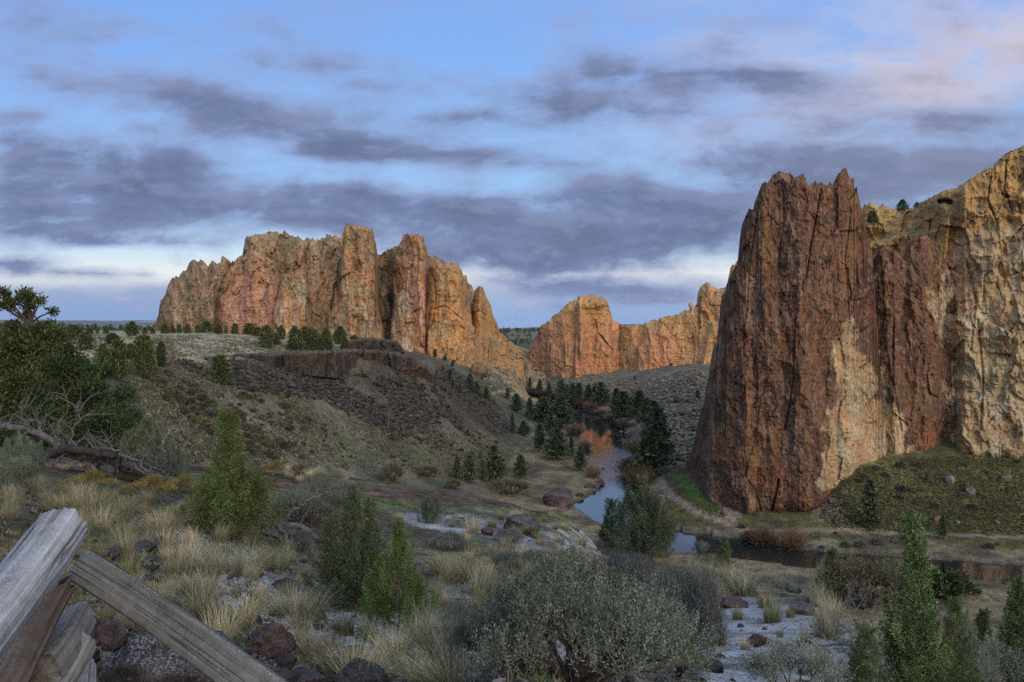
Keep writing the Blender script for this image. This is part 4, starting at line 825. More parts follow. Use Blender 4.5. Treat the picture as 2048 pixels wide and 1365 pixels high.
def nrm(a): return a / (np.linalg.norm(a, axis=-1, keepdims=True) + 1e-9)

def sprig_geo(P, D, L, W, rg, mid=.45):
    n = len(P); D = nrm(D); A = nrm(np.cross(D, rg.normal(size=(n, 3))))
    L = np.broadcast_to(L, (n,))[:, None]; W = np.broadcast_to(W, (n,))[:, None]
    V = np.stack([P, P + D * L * mid + A * W * .5, P + D * L, P + D * L * mid - A * W * .5], 1).reshape(-1, 3)
    i = np.arange(n)[:, None] * 4
    return V, i + np.array([[0, 1, 2, 3]])

def leaf_mesh(name, P, D, L, W, C, rg, mats):
    V, f = sprig_geo(P, D, L, W, rg)
    return mesh_np(name, V, [f], np.repeat(C, 4, axis=0), mats=mats)

def greens(n, rg, base, tip, tone=.22):
    t = rg.uniform(0, 1, n)[:, None] ** 1.3
    c = np.asarray(base) * (1 - t) + np.asarray(tip) * t
    return c * (1 + tone * rg.normal(size=(n, 1))).clip(.4, 1.8)

def juniper(name, H, R, seed, leaders=((0, 0, 1, 1),), npl=60, nsp=520, sl=.040, sw=.0135, base=(.07, .085, .03), tip=(.14, .155, .06), low=.02, prof=.8, up=.9, bark=(.13, .075, .05), fat=.25, pll=(.15, .30)):
    """young juniper: a trunk, thin limbs, and upright flame-shaped plumes of scale leaves with gaps between them"""
    rg = np.random.default_rng(seed); PP, DD, CC = [], [], []
    mb = MB()
    for (ox, oy, hf, rf) in leaders:
        h = H * hf; rad = R * rf; n = max(12, int(npl * hf * (.45 + .55 * rf)))
        mb.tube([(ox * .25, oy * .25, -.12), (ox * .7, oy * .7, h * .18), (ox, oy, h * .5), (ox, oy, h * .92)], [.032 * H / 2.4, .026 * H / 2.4, .016 * H / 2.4, .004], 6, bark)
        t = (low + (1 - low) * (np.arange(n) + rg.uniform(0, 1, n)) / n) ** .9
        ph = np.arange(n) * 2.399 + rg.normal(size=n) * .6
        lump = 1 + .22 * np.sin(ph * 2 + t * 9 + seed) + .18 * np.sin(ph * 3 - t * 14 + seed * 2)
        ell = rad * ((1 - t) ** prof * np.minimum(1, .62 + t * 3.2) + .02) * rg.uniform(.42, 1.0, n) * lump
        for q in range(n):
            out = np.array([math.cos(ph[q]), math.sin(ph[q]), 0]); pl = rg.uniform(*pll) * H * (1 - .45 * t[q]) * (.7 + .3 * hf)
            b0 = np.array([ox, oy, t[q] * h * .93]); p0 = b0 + out * ell[q] * .78 + np.array([0, 0, ell[q] * .28])
            ax = out * rg.uniform(.15, .6) * (1 - .6 * t[q]) + np.array([0, 0, up]) + rg.normal(size=3) * .16; ax /= np.linalg.norm(ax)
            mb.tube([b0, b0 * .5 + p0 * .5 - [0, 0, .03 * ell[q]], p0, p0 + ax * pl * .7], [.010 * H / 2.4, .007 * H / 2.4, .005 * H / 2.4, .002], 3, bark)
            k = int(nsp * (pl / (.22 * H)) ** 1.3 * rg.uniform(.7, 1.15)); v = rg.uniform(-.18, 1, k)
            wd = fat * pl * np.sin(np.pi * np.clip(.22 + .76 * (v + .18) / 1.18, 0, 1)) * rg.uniform(.8, 1.25)
            off = rg.normal(size=(k, 3)); off -= (off @ ax)[:, None] * ax; off = nrm(off) * (np.abs(rg.normal(size=k)) * .62 + .12)[:, None] * wd[:, None]
            # small side twigs give the plume its ragged edge
            tw = rg.integers(0, 9, k); jj = rg.normal(size=(9, 3)) * fat * pl * .42
            P = p0 + ax * (pl * v)[:, None] + off * .72 + jj[tw] * (1 - np.abs(v))[:, None]
            PP.append(P); DD.append(ax * .75 + nrm(off) * .55 + rg.normal(size=(k, 3)) * .38)
            CC.append(greens(k, rg, base, tip, .16) * rg.uniform(.72, 1.28))
        k = 90; z = h * (.80 + .21 * rg.uniform(0, 1, k)); PP.append(np.stack([ox + rg.normal(size=k) * .008 * H, oy + rg.normal(size=k) * .008 * H, z], 1)); DD.append(np.tile([0, 0, 1.], (k, 1)) + rg.normal(size=(k, 3)) * .4); CC.append(greens(k, rg, base, tip, .16))
    P = np.vstack(PP); D = np.vstack(DD); C = np.vstack(CC); n = len(P)
    P[:, 2] = np.maximum(P[:, 2], .01)
    L = sl * H / 2.4 * rg.uniform(.6, 1.3, n)
    return leaf_mesh(name + '_crown', P, D, L, sw * H / 2.4, C, rg, [M_LEAF]), mb.mesh(name + '_trunk', [M_BARK])

def far_tree(name, H, R, seed, kind='pine', n=1500, base=(.022, .034, .016), tip=(.045, .062, .024), bark=(.07, .045, .032)):
    """one mesh with trunk and needles: for trees only a few dozen pixels tall"""
    rg = np.random.default_rng(seed); mb = MB()
    bend = rg.normal(size=2) * .02 * H
    mb.tube([(0, 0, -.05 * H), (0, 0, .3 * H), (bend[0], bend[1], .92 * H)], [.028 * H, .020 * H, .004 * H], 5, bark)
    P, D = [], []
    if kind == 'pine':
        z = rg.uniform(.10, 1, n) ** .85; whorl = np.round(z * 13) / 13; z = z * .45 + whorl * .55
        prof = np.minimum(1, .45 + 3.2 * (z - .08)) * (1 - z) ** .72 + .03
        ph = rg.uniform(0, 2 * np.pi, n); lob = 1 + .4 * np.sin(ph * 3 + np.floor(z * 13) * 2.1 + seed) + .28 * np.sin(ph * 2 + np.floor(z * 13) * 4.4) + .2 * rg.normal(size=n)
        gap = ss(-.55, -.1, np.sin(ph * 4 + np.floor(z * 13) * 1.7 + seed * 3)); rr = R * prof * lob * (.45 + .55 * gap) * rg.uniform(.15, 1.0, n) ** .55
    elif kind == 'juniper':
        z = rg.uniform(.05, 1, n); prof = np.sqrt(np.clip(1 - ((z - .38) / .63) ** 2, 0, 1)) * (1 - .35 * z)
        ph = rg.uniform(0, 2 * np.pi, n); lob = 1 + .3 * np.sin(ph * 2 + z * 7 + seed) + .25 * np.sin(ph * 5 - z * 11)
        rr = R * (prof + .04) * lob * rg.uniform(.2, 1.0, n) ** .5
    else:
        z = rg.uniform(.0, 1, n) ** .8; prof = np.sqrt(np.clip(1 - (z * .98) ** 2.2, 0, 1)); ph = rg.uniform(0, 2 * np.pi, n)
        lob = 1 + .25 * np.sin(ph * 3 + seed) + .2 * np.sin(ph * 5 + z * 6)
        rr = R * (prof + .05) * lob * rg.uniform(.25, 1.0, n) ** .5
    P = np.stack([np.cos(ph) * rr + bend[0] * z, np.sin(ph) * rr + bend[1] * z, z * H * (1 - (.08 * rr / R if kind == 'pine' else 0))], 1)
    out = np.stack([np.cos(ph), np.sin(ph), 0 * ph], 1)
    D = out * (.8 if kind == 'pine' else .5) + np.array([0, 0, .45 if kind == 'pine' else .7]) + rg.normal(size=P.shape) * .5
    C = greens(n, rg, base, tip, .3) * (1 + .35 * vn(P[:, 0] * 4 / R, P[:, 1] * 4 / R, P[:, 2] * 9 / H, seed=seed))[:, None]
    s = (R * .34 if kind == 'pine' else R * .30) * rg.uniform(.6, 1.3, n)
    V, f = sprig_geo(P, D, s, s * .42, rg)
    nb = mb.n; allV = np.vstack(mb.v + [V]); f4 = np.vstack([np.vstack(mb.f4), f + nb]); f3 = np.vstack(mb.f3)
    C4 = np.vstack(mb.c + [np.repeat(C, 4, axis=0)])
    idx = np.concatenate([np.ones(len(np.vstack(mb.f4)), int), np.zeros(len(f), int), np.ones(len(f3), int)])
    return mesh_np(name, allV, [f4, f3], C4, mats=[M_LEAF, M_BARK], mat_idx=idx)

def tussock(name, seed, h=.48, n=330, rad=.11, green=.3, lean=.6, width=.006, tan=(.275, .222, .145), gr=(.10, .115, .045), segs=4):
    rg = np.random.default_rng(seed)
    a = rg.uniform(0, 2 * np.pi, n); r0 = rad * np.sqrt(rg.uniform(0, 1, n)); root = np.stack([np.cos(a) * r0, np.sin(a) * r0, -.02 + 0 * a], 1)
    az = a + rg.normal(size=n) * .7; ln = np.abs(rg.normal(size=n)) * lean * .6 + .25 * lean * r0 / rad
    L = h * rg.uniform(.45, 1.05, n); dirv = np.stack([np.cos(az), np.sin(az), 0 * az], 1)
    wind = np.array([.18, .02, 0]) + rg.normal(size=(n, 3)) * [.07, .07, 0]
    q = np.linspace(0, 1, segs + 1); side = np.stack([-np.sin(az + rg.normal(size=n)), np.cos(az), 0 * az], 1)
    V = []
    for t in q:
        th_ = ln * (.45 + .75 * t)
        c = root + L[:, None] * t * (np.cos(th_)[:, None] * np.array([0, 0, 1.]) + np.sin(th_)[:, None] * dirv) + wind * (L * t * t)[:, None]
        w_ = width * (1 - .85 * t) * rg.uniform(.8, 1.2, n)
        V.append(c - side * w_[:, None] * .5); V.append(c + side * w_[:, None] * .5)
    V = np.stack(V, 1); k = 2 * (segs + 1)
    i = np.arange(n)[:, None] * k
    f = np.concatenate([i + np.array([[2 * j, 2 * j + 1, 2 * j + 3, 2 * j + 2]]) for j in range(segs)])
    isg = rg.uniform(0, 1, n) < green
    tn = np.asarray(tan) * (1 + .2 * rg.normal(size=(n, 1))); g = np.asarray(gr) * (1 + .2 * rg.normal(size=(n, 1)))
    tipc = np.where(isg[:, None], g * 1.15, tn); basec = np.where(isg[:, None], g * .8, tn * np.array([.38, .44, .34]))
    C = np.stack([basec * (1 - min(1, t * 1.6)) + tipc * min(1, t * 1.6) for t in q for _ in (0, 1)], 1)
    return mesh_np(name, V.reshape(-1, 3), [f], C.reshape(-1, 3).clip(.01, .9), mats=[M_GRASS])

def sage(name, seed, W=.75, H=1.0, nsh=3400, nl=21, leaf=(.082, .090, .064), tip=(.142, .15, .11), ll=.021, lw=.0075, stemc=(.06, .046, .038), shl=(.09, .22), nst=46, nlobe=22, fill=.9):
    """sagebrush: forked woody stems, each carrying a rounded lobe of upright leafy shoots"""
    rg = np.random.default_rng(seed); mb = MB(); PP, DD, CC = [], [], []
    ph = np.arange(nlobe) * 2.399 + rg.normal(size=nlobe) * .3; u = np.sqrt((np.arange(nlobe) + .5) / nlobe)
    lc = np.stack([np.cos(ph) * W * u * .80, np.sin(ph) * W * u * .80, H * (.13 + .56 * np.sqrt(1 - u ** 2 * .9)) + rg.normal(size=nlobe) * .07 * H], 1)
    lr = W * rg.uniform(.20, .40, nlobe); lc[:, :2] += rg.normal(size=(nlobe, 2)) * .10 * W
    for i in range(nlobe):
        c = lc[i]; r = lr[i]; root = np.array([rg.normal() * .05 * W, rg.normal() * .05 * W, -.05])
        k1 = root * .7 + c * .3 + rg.normal(size=3) * .04 * W; k1[2] = max(.05, c[2] * .22); k2 = root * .3 + c * .7 + rg.normal(size=3) * .05 * W; k2[2] = c[2] * .62
        mb.tube([root, k1, k2, c], [.026 * W, .021 * W, .014 * W, .006 * W], 5, stemc)
        m = max(40, int(nsh / nlobe * (r / (.31 * W)) ** 2))
        el = np.arcsin(rg.uniform(-.25, 1, m)); az = rg.uniform(0, 2 * np.pi, m); rr = r * rg.uniform(.25, 1, m) ** .4 * (1 + .12 * rg.normal(size=m))
        e = np.stack([np.cos(az) * np.cos(el), np.sin(az) * np.cos(el), np.sin(el)], 1)
        tp = c + e * rr[:, None] * np.array([1, 1, .95 * H / W * .8]) ; sd_ = nrm(e * .42 + np.array([0, 0, .95]) + rg.normal(size=(m, 3)) * .22)
        for q in range(min(m, nst // 3)):
            j = rg.integers(m); mb.tube([k2, (k2 + tp[j]) / 2 + rg.normal(size=3) * .02, tp[j]], [.007 * W, .005 * W, .002], 3, stemc)
        sl = rg.uniform(*shl, m) * H; v = rg.uniform(0, 1, (m, nl))
        P = tp[:, None] + sd_[:, None] * (sl[:, None] * (v - .6))[..., None] + rg.normal(size=(m, nl, 3)) * .007
        D = nrm(sd_[:, None] * 1.1 + rg.normal(size=P.shape) * .42)
        PP.append(P.reshape(-1, 3)); DD.append(D.reshape(-1, 3)); CC.append(greens(m * nl, rg, leaf, tip, .14) * rg.uniform(.68, 1.28) * np.repeat(rg.uniform(.75, 1.25, m), nl)[:, None])
    P = np.vstack(PP); D = np.vstack(DD); C = np.vstack(CC); n = len(P); ok = P[:, 2] > .01; P, D, C = P[ok], D[ok], C[ok]; n = len(P)
    return leaf_mesh(name + '_leaves', P, D, ll * rg.uniform(.6, 1.3, n), lw, C, rg, [M_SAGE]), mb.mesh(name + '_stems', [M_BARK])

def wands(name, seed, H=3.0, W=1.6, n=420, col=(.20, .10, .045), col2=(.28, .15, .07), wd=.035):
    """bare willow: a spray of thin upright stems"""
    rg = np.random.default_rng(seed); a = rg.uniform(0, 2 * np.pi, n); r0 = rg.uniform(0, .35, n) * W
    root = np.stack([np.cos(a) * r0, np.sin(a) * r0, -.1 + 0 * a], 1); L = H * rg.uniform(.45, 1.05, n)
    d_ = nrm(np.stack([np.cos(a) * r0 / W * 1.8, np.sin(a) * r0 / W * 1.8, np.ones(n)], 1) + rg.normal(size=(n, 3)) * .22)
    P = [root]; D = [d_]; LL = [L]
    for k in range(4):
        v = rg.uniform(.3, .95, n); P.append(root + d_ * (L * v)[:, None]); D.append(nrm(d_ + rg.normal(size=(n, 3)) * .38)); LL.append(L * .38)
    P = np.vstack(P); D = np.vstack(D); LL = np.concatenate(LL)
    C = greens(len(P), rg, col, col2, .2)
    return leaf_mesh(name, P, D, LL, wd, C, rg, [M_GRASS])

def dead_tree(mb, P0, d0, L, R, rg, depth=3, col=(.16, .14, .125), spread=.6, up=.15, sides=5):
    n = 6; P = [np.asarray(P0, float)]; d_ = nrm(np.asarray(d0, float))
    for k in range(n):
        d_ = nrm(d_ + rg.normal(size=3) * .16 + np.array([0, 0, up * .12])); P.append(P[-1] + d_ * L / n)
    mb.tube(P, np.linspace(R, R * .35, n + 1), sides, np.asarray(col) * rg.uniform(.75, 1.2))
    if depth > 0:
        for k in range(rg.integers(2, 5)):
            q = rg.integers(2, n + 1); dd = nrm(d_ + rg.normal(size=3) * spread + np.array([0, 0, up]))
            dead_tree(mb, P[q], dd, L * rg.uniform(.4, .7), R * .5 * (1 - .08 * q) + .001, rg, depth - 1, col, spread, up, max(3, sides - 1))

def clump_tree(name, clumps, trunk, seed, nper=520, sl=.16, sw=.055, base=(.03, .042, .017), tip=(.065, .08, .03), bark=(.075, .055, .042), r0=.2):
    """crown of leafy clumps, each carried by its own limb from the trunk (local coordinates)"""
    rg = np.random.default_rng(seed); mb = MB(); trunk = np.asarray(trunk, float)
    mb.tube(trunk, np.linspace(r0, r0 * .25, len(trunk)), 8, bark, .08, seed)
    PP, DD = [], []
    for (x, y, z, r) in clumps:
        c = np.array([x, y, z]); k = np.argmin(np.abs(trunk[:, 2] - (z - .9 * np.hypot(x - trunk[:, 0].mean(), y) * .6 - r * .5)))
        p0 = trunk[k]; mid = p0 * .45 + c * .55 + np.array([0, 0, -.12 * r]) + rg.normal(size=3) * .08
        mb.tube([p0, mid, c, c + np.array([0, 0, r * .4])], [r0 * .32, r0 * .2, r0 * .1, .01], 5, bark)
        n = int(nper * (r / .6) ** 2 * (1 if r > .45 else .62)) + 40; sub = max(5, int(14 * r))
        cc = c + nrm(rg.normal(size=(sub, 3))) * r * rg.uniform(.3, .95, (sub, 1)) * np.array([1, 1, .8])
        w_ = rg.integers(sub, size=n); off_ = rg.normal(size=(n, 3)) * r * (.21 if r > .45 else .34)
        PP.append(cc[w_] + off_); DD.append(nrm(off_) * .8 + np.array([0, 0, .5]) + rg.normal(size=(n, 3)) * .5)
        for q in range(min(sub, 7)): mb.tube([c, cc[q]], [r0 * .07, .008], 3, bark)
    P = np.vstack(PP); D = np.vstack(DD); n = len(P)
    C = greens(n, rg, base, tip, .25) * (1 + .35 * vn(P[:, 0] * 1.6, P[:, 1] * 1.6, P[:, 2] * 1.8, seed=seed))[:, None]
    return leaf_mesh(name + '_crown', P, D, sl * rg.uniform(.6, 1.3, n), sw, C, rg, [M_LEAF]), mb.mesh(name + '_trunk', [M_BARK])

def scatter_tufts(name, P, S, cols, seed, nb=5, wide=.22, tall=1.0, mat=None, lean=.5):
    """one mesh of many small grass tufts: stuff"""
    rg = np.random.default_rng(seed); n = len(P); P = np.repeat(P, nb, axis=0); S = np.repeat(S, nb)
    C = np.repeat(cols, nb, axis=0) * (1 + .22 * rg.normal(size=(n * nb, 1)))
    P = P + rg.normal(size=P.shape) * (S * .22)[:, None] * np.array([1, 1, 0])
    D = nrm(rg.normal(size=P.shape) * lean * np.array([1, 1, .2]) + np.array([0, 0, 1.]))
    A = nrm(np.cross(D, rg.normal(size=P.shape))) * (S * wide * .5)[:, None]
    P = P - np.array([0, 0, .06]) * S[:, None]
    V = np.stack([P - A, P + A, P + D * (S * tall * rg.uniform(.6, 1.1, n * nb))[:, None]], 1).reshape(-1, 3)
    f = np.arange(n * nb * 3).reshape(-1, 3)
    C = np.repeat(C.clip(.01, .9), 3, axis=0)
    return mesh_np(name, V, [f], C, mats=[mat or M_GRASS])
# ------------------------------------------------------------------ placing things
VPX = np.arange(-60, 2120, 4.0); VPY = np.arange(600, 1420)
VIS = np.zeros((len(VPX), len(VPY)), np.float32)
for i_, p_ in enumerate(VPX):
    x_ = (p_ - 1024) / F * HY; q_ = HZ + (CAMZ - ground(x_, HY)) / HY * F
    run = np.minimum.accumulate(q_); VIS[i_] = HY[np.minimum(np.searchsorted(-run, -VPY.astype(float)), len(HY) - 1)]
def hits(px, py):
    i = np.clip(np.round((px + 60) / 4).astype(int), 0, len(VPX) - 1); j = np.clip(np.round(py - 600).astype(int), 0, len(VPY) - 1)
    y = VIS[i, j].astype(float) * (1 + .004 * rng.normal(size=len(px))); x = (px - 1024) / F * y
    return np.stack([x, y, ground(x, y)], 1)
def in_region(polys, n, seed=0):
    """n random photo points, spread over polygons [(polygon, density)]"""
    rg = np.random.default_rng(seed); out = []
    areas = []
    for poly, dens in polys:
        a = np.array(poly); areas.append(abs(np.sum(a[:, 0] * np.roll(a[:, 1], -1) - a[:, 1] * np.roll(a[:, 0], -1))) / 2 * dens)
    tot = sum(areas)
    for (poly, dens), ar in zip(polys, areas):
        a = np.array(poly); k = int(round(n * ar / tot)); got = np.zeros((0, 2))
        while len(got) < k:
            q = np.stack([rg.uniform(a[:, 0].min(), a[:, 0].max(), 4 * k + 20), rg.uniform(a[:, 1].min(), a[:, 1].max(), 4 * k + 20)], 1)
            got = np.vstack([got, q[inpoly(q[:, 0], q[:, 1], poly)]])
        out.append(got[:k])
    return np.vstack(out)
def near_of(px, py, marks):
    return min(marks, key=lambda m: math.hypot(px - m[0], (py - m[1]) * 1.6))[2]
def wpos(px, py, y): return np.array([(px - 1024) / F * y, y, CAMZ - (py - HZ) / F * y])

# ---- young junipers of the near rim: (column, base row, top row, mesh, label)
JM = {
 'cone': juniper('cone', 2.4, .60, 1, ((0, 0, 1, .74), (.40, -.1, .50, .62), (-.34, .1, .40, .6), (.12, .25, .55, .6), (-.05, -.34, .34, .6)), 92, prof=1.05, base=(.056, .076, .028), tip=(.115, .140, .052)),
 'twin': juniper('twin', 2.4, .72, 2, ((0, 0, .98, .7), (.42, -.05, .80, .62), (-.42, .1, .76, .62), (.1, -.4, .50, .7), (-.3, -.3, .45, .55)), 88, base=(.060, .078, .044), tip=(.125, .145, .08)),
 'open': juniper('open', 2.4, .78, 3, ((0, 0, 1, .8), (-.45, .0, .66, .5), (.4, -.2, .52, .6)), 76, base=(.062, .092, .03), tip=(.125, .168, .056), fat=.22),
 'bush': juniper('bush', 1.6, .80, 4, ((0, 0, 1, .8), (.35, .1, .85, .7), (-.35, -.1, .85, .7), (0, -.35, .8, .7)), 46, sl=.055, base=(.072, .09, .062), tip=(.135, .165, .115), prof=.5, pll=(.22, .4)),
 'spire': juniper('spire', 3.0, .50, 5, ((0, 0, 1, .95), (.14, -.1, .45, .8), (-.20, .05, .38, .8)), 84, base=(.060, .084, .032), tip=(.125, .158, .062), fat=.23, pll=(.11, .24)),
 'sparse': juniper('sparse', 2.2, .50, 6, ((0, 0, 1, .9), (.1, .12, .55, .6)), 54, base=(.06, .086, .038), tip=(.125, .158, .07), fat=.22),
}
def extent(me):
    v = np.zeros(len(me.vertices) * 3, np.float32); me.vertices.foreach_get('co', v); v = v.reshape(-1, 3)
    return float(np.percentile(v[:, 2], 99.9)), float(np.percentile(v[:, 0], 98.5) - np.percentile(v[:, 0], 1.5))
JH = {k: extent(v[0])[0] for k, v in JM.items()}; JW = {k: extent(v[0])[1] for k, v in JM.items()}
def put_tree(name, meshes, pos, scale, rz, label, cat, group=None, tilt=(0, 0)):
    t = link(name, None, pos, (tilt[0], tilt[1], rz), scale, label=label, cat=cat, group=group)
    link('crown', meshes[0], parent=t); link('trunk', meshes[1], parent=t)
    return t
for px, by, ty, wpx, kind, rz, lab in [
    (455, 1072, 818, 165, 'cone', .3, 'olive green cone shaped young juniper standing before the far slope'),
    (705, 1212, 968, 165, 'twin', 1.1, 'bushy grey green juniper with several tops behind a brighter one'),
    (798, 1262, 1036, 150, 'open', 0, 'bright green loose juniper in front of the bushy grey green one'),
    (861, 1046, 986, 60, 'bush', 0, 'small round bluish juniper alone on the frosty flat'),
    (1286, 1120, 950, 124, 'twin', 2.5, 'bluish green juniper at the rim edge covering the river bend'),
    (1224, 1092, 995, 56, 'sparse', 2.0, 'short juniper leaning on the left of the rim edge juniper'),
    (1828, 1420, 1038, 135, 'spire', 0, 'tallest slender juniper at lower right rising across the river'),
    (1732, 1400, 1235, 95, 'sparse', 1.0, 'low narrow juniper just left of the tallest slender one'),
    (1912, 1410, 1192, 90, 'sparse', 2.2, 'thin juniper just right of the tallest slender one'),
    (1966, 1350, 1218, 85, 'cone', 4.0, 'low dark juniper between the two thin ones at right'),
    (2036, 1400, 1150, 105, 'spire', 3.0, 'slender juniper cut by the right edge of the view'),
    (1664, 1205, 1098, 82, 'cone', 5.0, 'small dense juniper beside the bare twiggy shrub'),
    (1450, 1135, 1072, 40, 'sparse', .5, 'tiny thin juniper at the rim edge before the dark river'),
    (291, 965, 830, 105, 'twin', .6, 'blue green juniper behind the fallen dead tree'),
    (338, 970, 884, 80, 'bush', .6, 'low blue green juniper bush right of the fallen dead tree'),
    (38, 965, 862, 110, 'bush', 2.6, 'bright leafy green bush at the left edge below the big juniper')]:
    x, y, z = hit(px, min(by, 1400)); sc = (by - ty) * y / F / JH[kind]; sw_ = .9 * wpx * y / F / JW[kind]
    put_tree('juniper', JM[kind], (x, y, z - .03), (sw_, sw_, sc), rz, lab, 'juniper' if 'bush at' not in lab else 'bush')

# ---- the big old junipers at left
def cl(L, y0, px0, pyb, k, seed, dpt=.8):
    rg = np.random.default_rng(seed); s = y0 / F
    return [((px - px0) * s, rg.normal() * dpt * k, (pyb - py) * s, r * s * 1.02) for px, py, r in L]
y0 = 34.0; zb = ground((60 - 1024) / F * y0, y0); pyb = HZ + (CAMZ - zb) / y0 * F; s = y0 / F
L1 = [(14,600,11),(30,590,11),(48,588,12),(66,596,11),(84,604,9),(4,612,8),(40,606,9),(60,614,10),(30,618,8),(72,622,8),(50,632,10),(28,684,32),(78,678,30),(108,670,20),(124,668,12),(8,700,38),(58,710,42),(112,705,28),(20,748,44),(84,754,42),(30,805,48),(-30,710,48),(-40,785,58),(90,805,44),(60,855,48),(0,855,48),(125,745,24),(55,662,18),(90,655,14),(20,660,14),(55,785,48),(10,745,48),(110,775,32),(60,825,48),(110,852,38),(20,882,44),(70,902,38)]
cr, tr = clump_tree('old_juniper', cl(L1, y0, 60, pyb, .45, 3), [(0,0,-.2),(.1,0,1.5),(-.1,.1,3.5),(0,0,5.2),(-.05,0,6.6)], 11, 2500, sl=.17, sw=.065, base=(.036, .046, .018), tip=(.082, .094, .038))
put_tree('juniper', (cr, tr), ((60 - 1024) / F * y0, y0, zb), 1, 0, 'big old juniper at the left edge with an open ragged top', 'juniper')
y0 = 28.5; zb = ground((160 - 1024) / F * y0, y0); pyb = HZ + (CAMZ - zb) / y0 * F
L2 = [(150,703,13),(140,722,20),(165,728,18),(118,738,24),(172,748,26),(140,765,34),(196,772,22),(110,780,32),(178,795,32),(214,800,22),(150,820,40),(228,832,20),(100,825,36),(200,845,34),(246,846,16),(140,868,42),(238,868,24),(62,860,36),(190,890,36),(100,890,36),(230,900,26),(150,790,38),(170,860,40),(120,845,40),(205,875,34),(160,915,40),(90,860,40),(130,900,40),(60,905,36)]
cr, tr = clump_tree('old_juniper', cl(L2, y0, 160, pyb, 1, 5), [(0,0,-.2),(.05,0,1),(0,.1,2.2),(-.1,0,3.6)], 12, 3000, sl=.13, sw=.05, base=(.025, .038, .017), tip=(.052, .072, .029), r0=.15)
put_tree('juniper', (cr, tr), ((160 - 1024) / F * y0, y0, zb), 1, 0, 'dense dark juniper in front of the big old one', 'juniper')

# ---- fallen dead tree and other dead wood
DW = (.115, .105, .10); DK = (.035, .03, .028)
def deadwood(name, y0, lines, label, seed, cat='dead tree', jit=.35, parts='branch'):
    rg = np.random.default_rng(seed); c0 = lines[0][0][0]; o = wpos(c0[0], c0[1], y0); o[2] = ground(o[0], o[1])
    t = link(name, None, o, label=label, cat=cat); mbt = MB(); mbb = MB()
    for i, (pts, r1, r2, col) in enumerate(lines):
        dy = rg.normal() * jit; P = np.array([wpos(a, b, y0 + dy * (.3 + .7 * k / max(1, len(pts) - 1))) for k, (a, b) in enumerate(pts)])
        for p in P: p[2] = max(p[2], float(ground(p[0], p[1])) + r1 * y0 / F * .3)
        n = 4 * (len(P) - 1) + 1; q = np.linspace(0, len(P) - 1, n); S = np.stack([np.interp(q, range(len(P)), P[:, k]) for k in range(3)], 1)
        S[1:-1] = S[1:-1] * .5 + (S[:-2] + S[2:]) * .25; S[1:-1] += rg.normal(size=(n - 2, 3)) * .012 * y0 / 10
        m_ = mbt if r1 > 4.5 else mbb
        m_.tube(S, np.linspace(r1, r2, n) * y0 / F, 8 if r1 > 3 else 5, np.asarray(col) * rg.uniform(.8, 1.2), .12, seed + i)
        for k in range(int(2 + n / 3)):
            b = S[rg.integers(n)]; dead_tree(mbb, b, rg.normal(size=3) * [.8, .3, .5] + [0, 0, .7], rg.uniform(.3, .9) * y0 / 21, .016 * y0 / 21, rg, 1, DW, .7, .1, 4)
    if mbt.n: link('trunk', mbt.mesh(name + '_trunk', [M_DEAD]), parent=t).matrix_parent_inverse = t.matrix_basis.inverted()
    if mbb.n: link(parts, mbb.mesh(name + '_branches', [M_DEAD]), parent=t).matrix_parent_inverse = t.matrix_basis.inverted()
bpy.context.view_layer.update()
deadwood('fallen_tree', 21.5, [
    ([(79,918),(113,900),(140,896),(191,906),(236,909)], 9, 7, DK), ([(-30,838),(0,851),(44,857),(79,864),(106,882),(122,900)], 5, 6, DW),
    ([(92,942),(144,930),(181,929),(195,942)], 7, 5, (.15, .12, .10)), ([(236,909),(260,929),(301,943),(342,957),(372,966)], 6, 3, DW), ([(237,912),(235,930),(231,962)], 6, 5, DK), ([(60,925),(110,912),(160,915),(215,930)], 4.8, 3, DK), ([(85,940),(130,945),(175,950),(210,945)], 4, 2, DK), ([(190,908),(215,920),(250,942),(290,962)], 4, 2, DK), ([(100,935),(120,915),(150,890),(170,872)], 3, 1, DW), ([(200,915),(195,935),(205,960)], 3.5, 2.5, DK), ([(150,900),(170,915),(182,940)], 3.5, 2, DW), ([(255,928),(285,925),(320,940),(350,970)], 2.5, 1, DW), ([(270,935),(300,955),(330,985)], 2, 1, DW), ([(160,838),(150,815),(160,800)], 1.2, .5, DW),
    ([(301,943),(322,932),(344,917)], 3.2, 1.5, DW), ([(332,921),(325,886),(336,864),(358,853)], 2, .8, (.2, .19, .18)), ([(120,896),(108,872),(118,845),(135,820)], 2.2, .7, DW),
    ([(60,860),(42,835),(45,815)], 2, .6, DW), ([(140,893),(146,860),(160,838),(190,820)], 2, .6, (.17, .16, .155)), ([(84,866),(72,835),(86,812)], 2, .6, DW), ([(236,909),(262,915),(290,938),(330,968)], 3, 1.2, DW),
    ([(190,905),(205,897),(240,900)], 3, 1.5, DW), ([(0,851),(-6,830),(6,812)], 2, .6, DW)], 'fallen dead juniper with bare grey limbs below the dark junipers', 31)
x, y, z = hit(575, 1100)
deadwood('dead_branch', y, [([(515,1056),(545,1047),(575,1050),(625,1064)], 6.5, 4, DW), ([(555,1050),(572,1075),(580,1104)], 5, 4, DW), ([(560,1044),(590,1020),(610,1003),(636,992),(645,990)], 2.6, 1, (.13, .12, .12)), ([(570,1058),(595,1075),(612,1085)], 3, 1.5, DW), ([(520,1060),(560,1085),(590,1098)], 3, 1.5, DK)],
    'weathered dead branch between the cone shaped and bushy junipers', 32, 'dead branch', .15)
x, y, z = hit(1700, 1305)
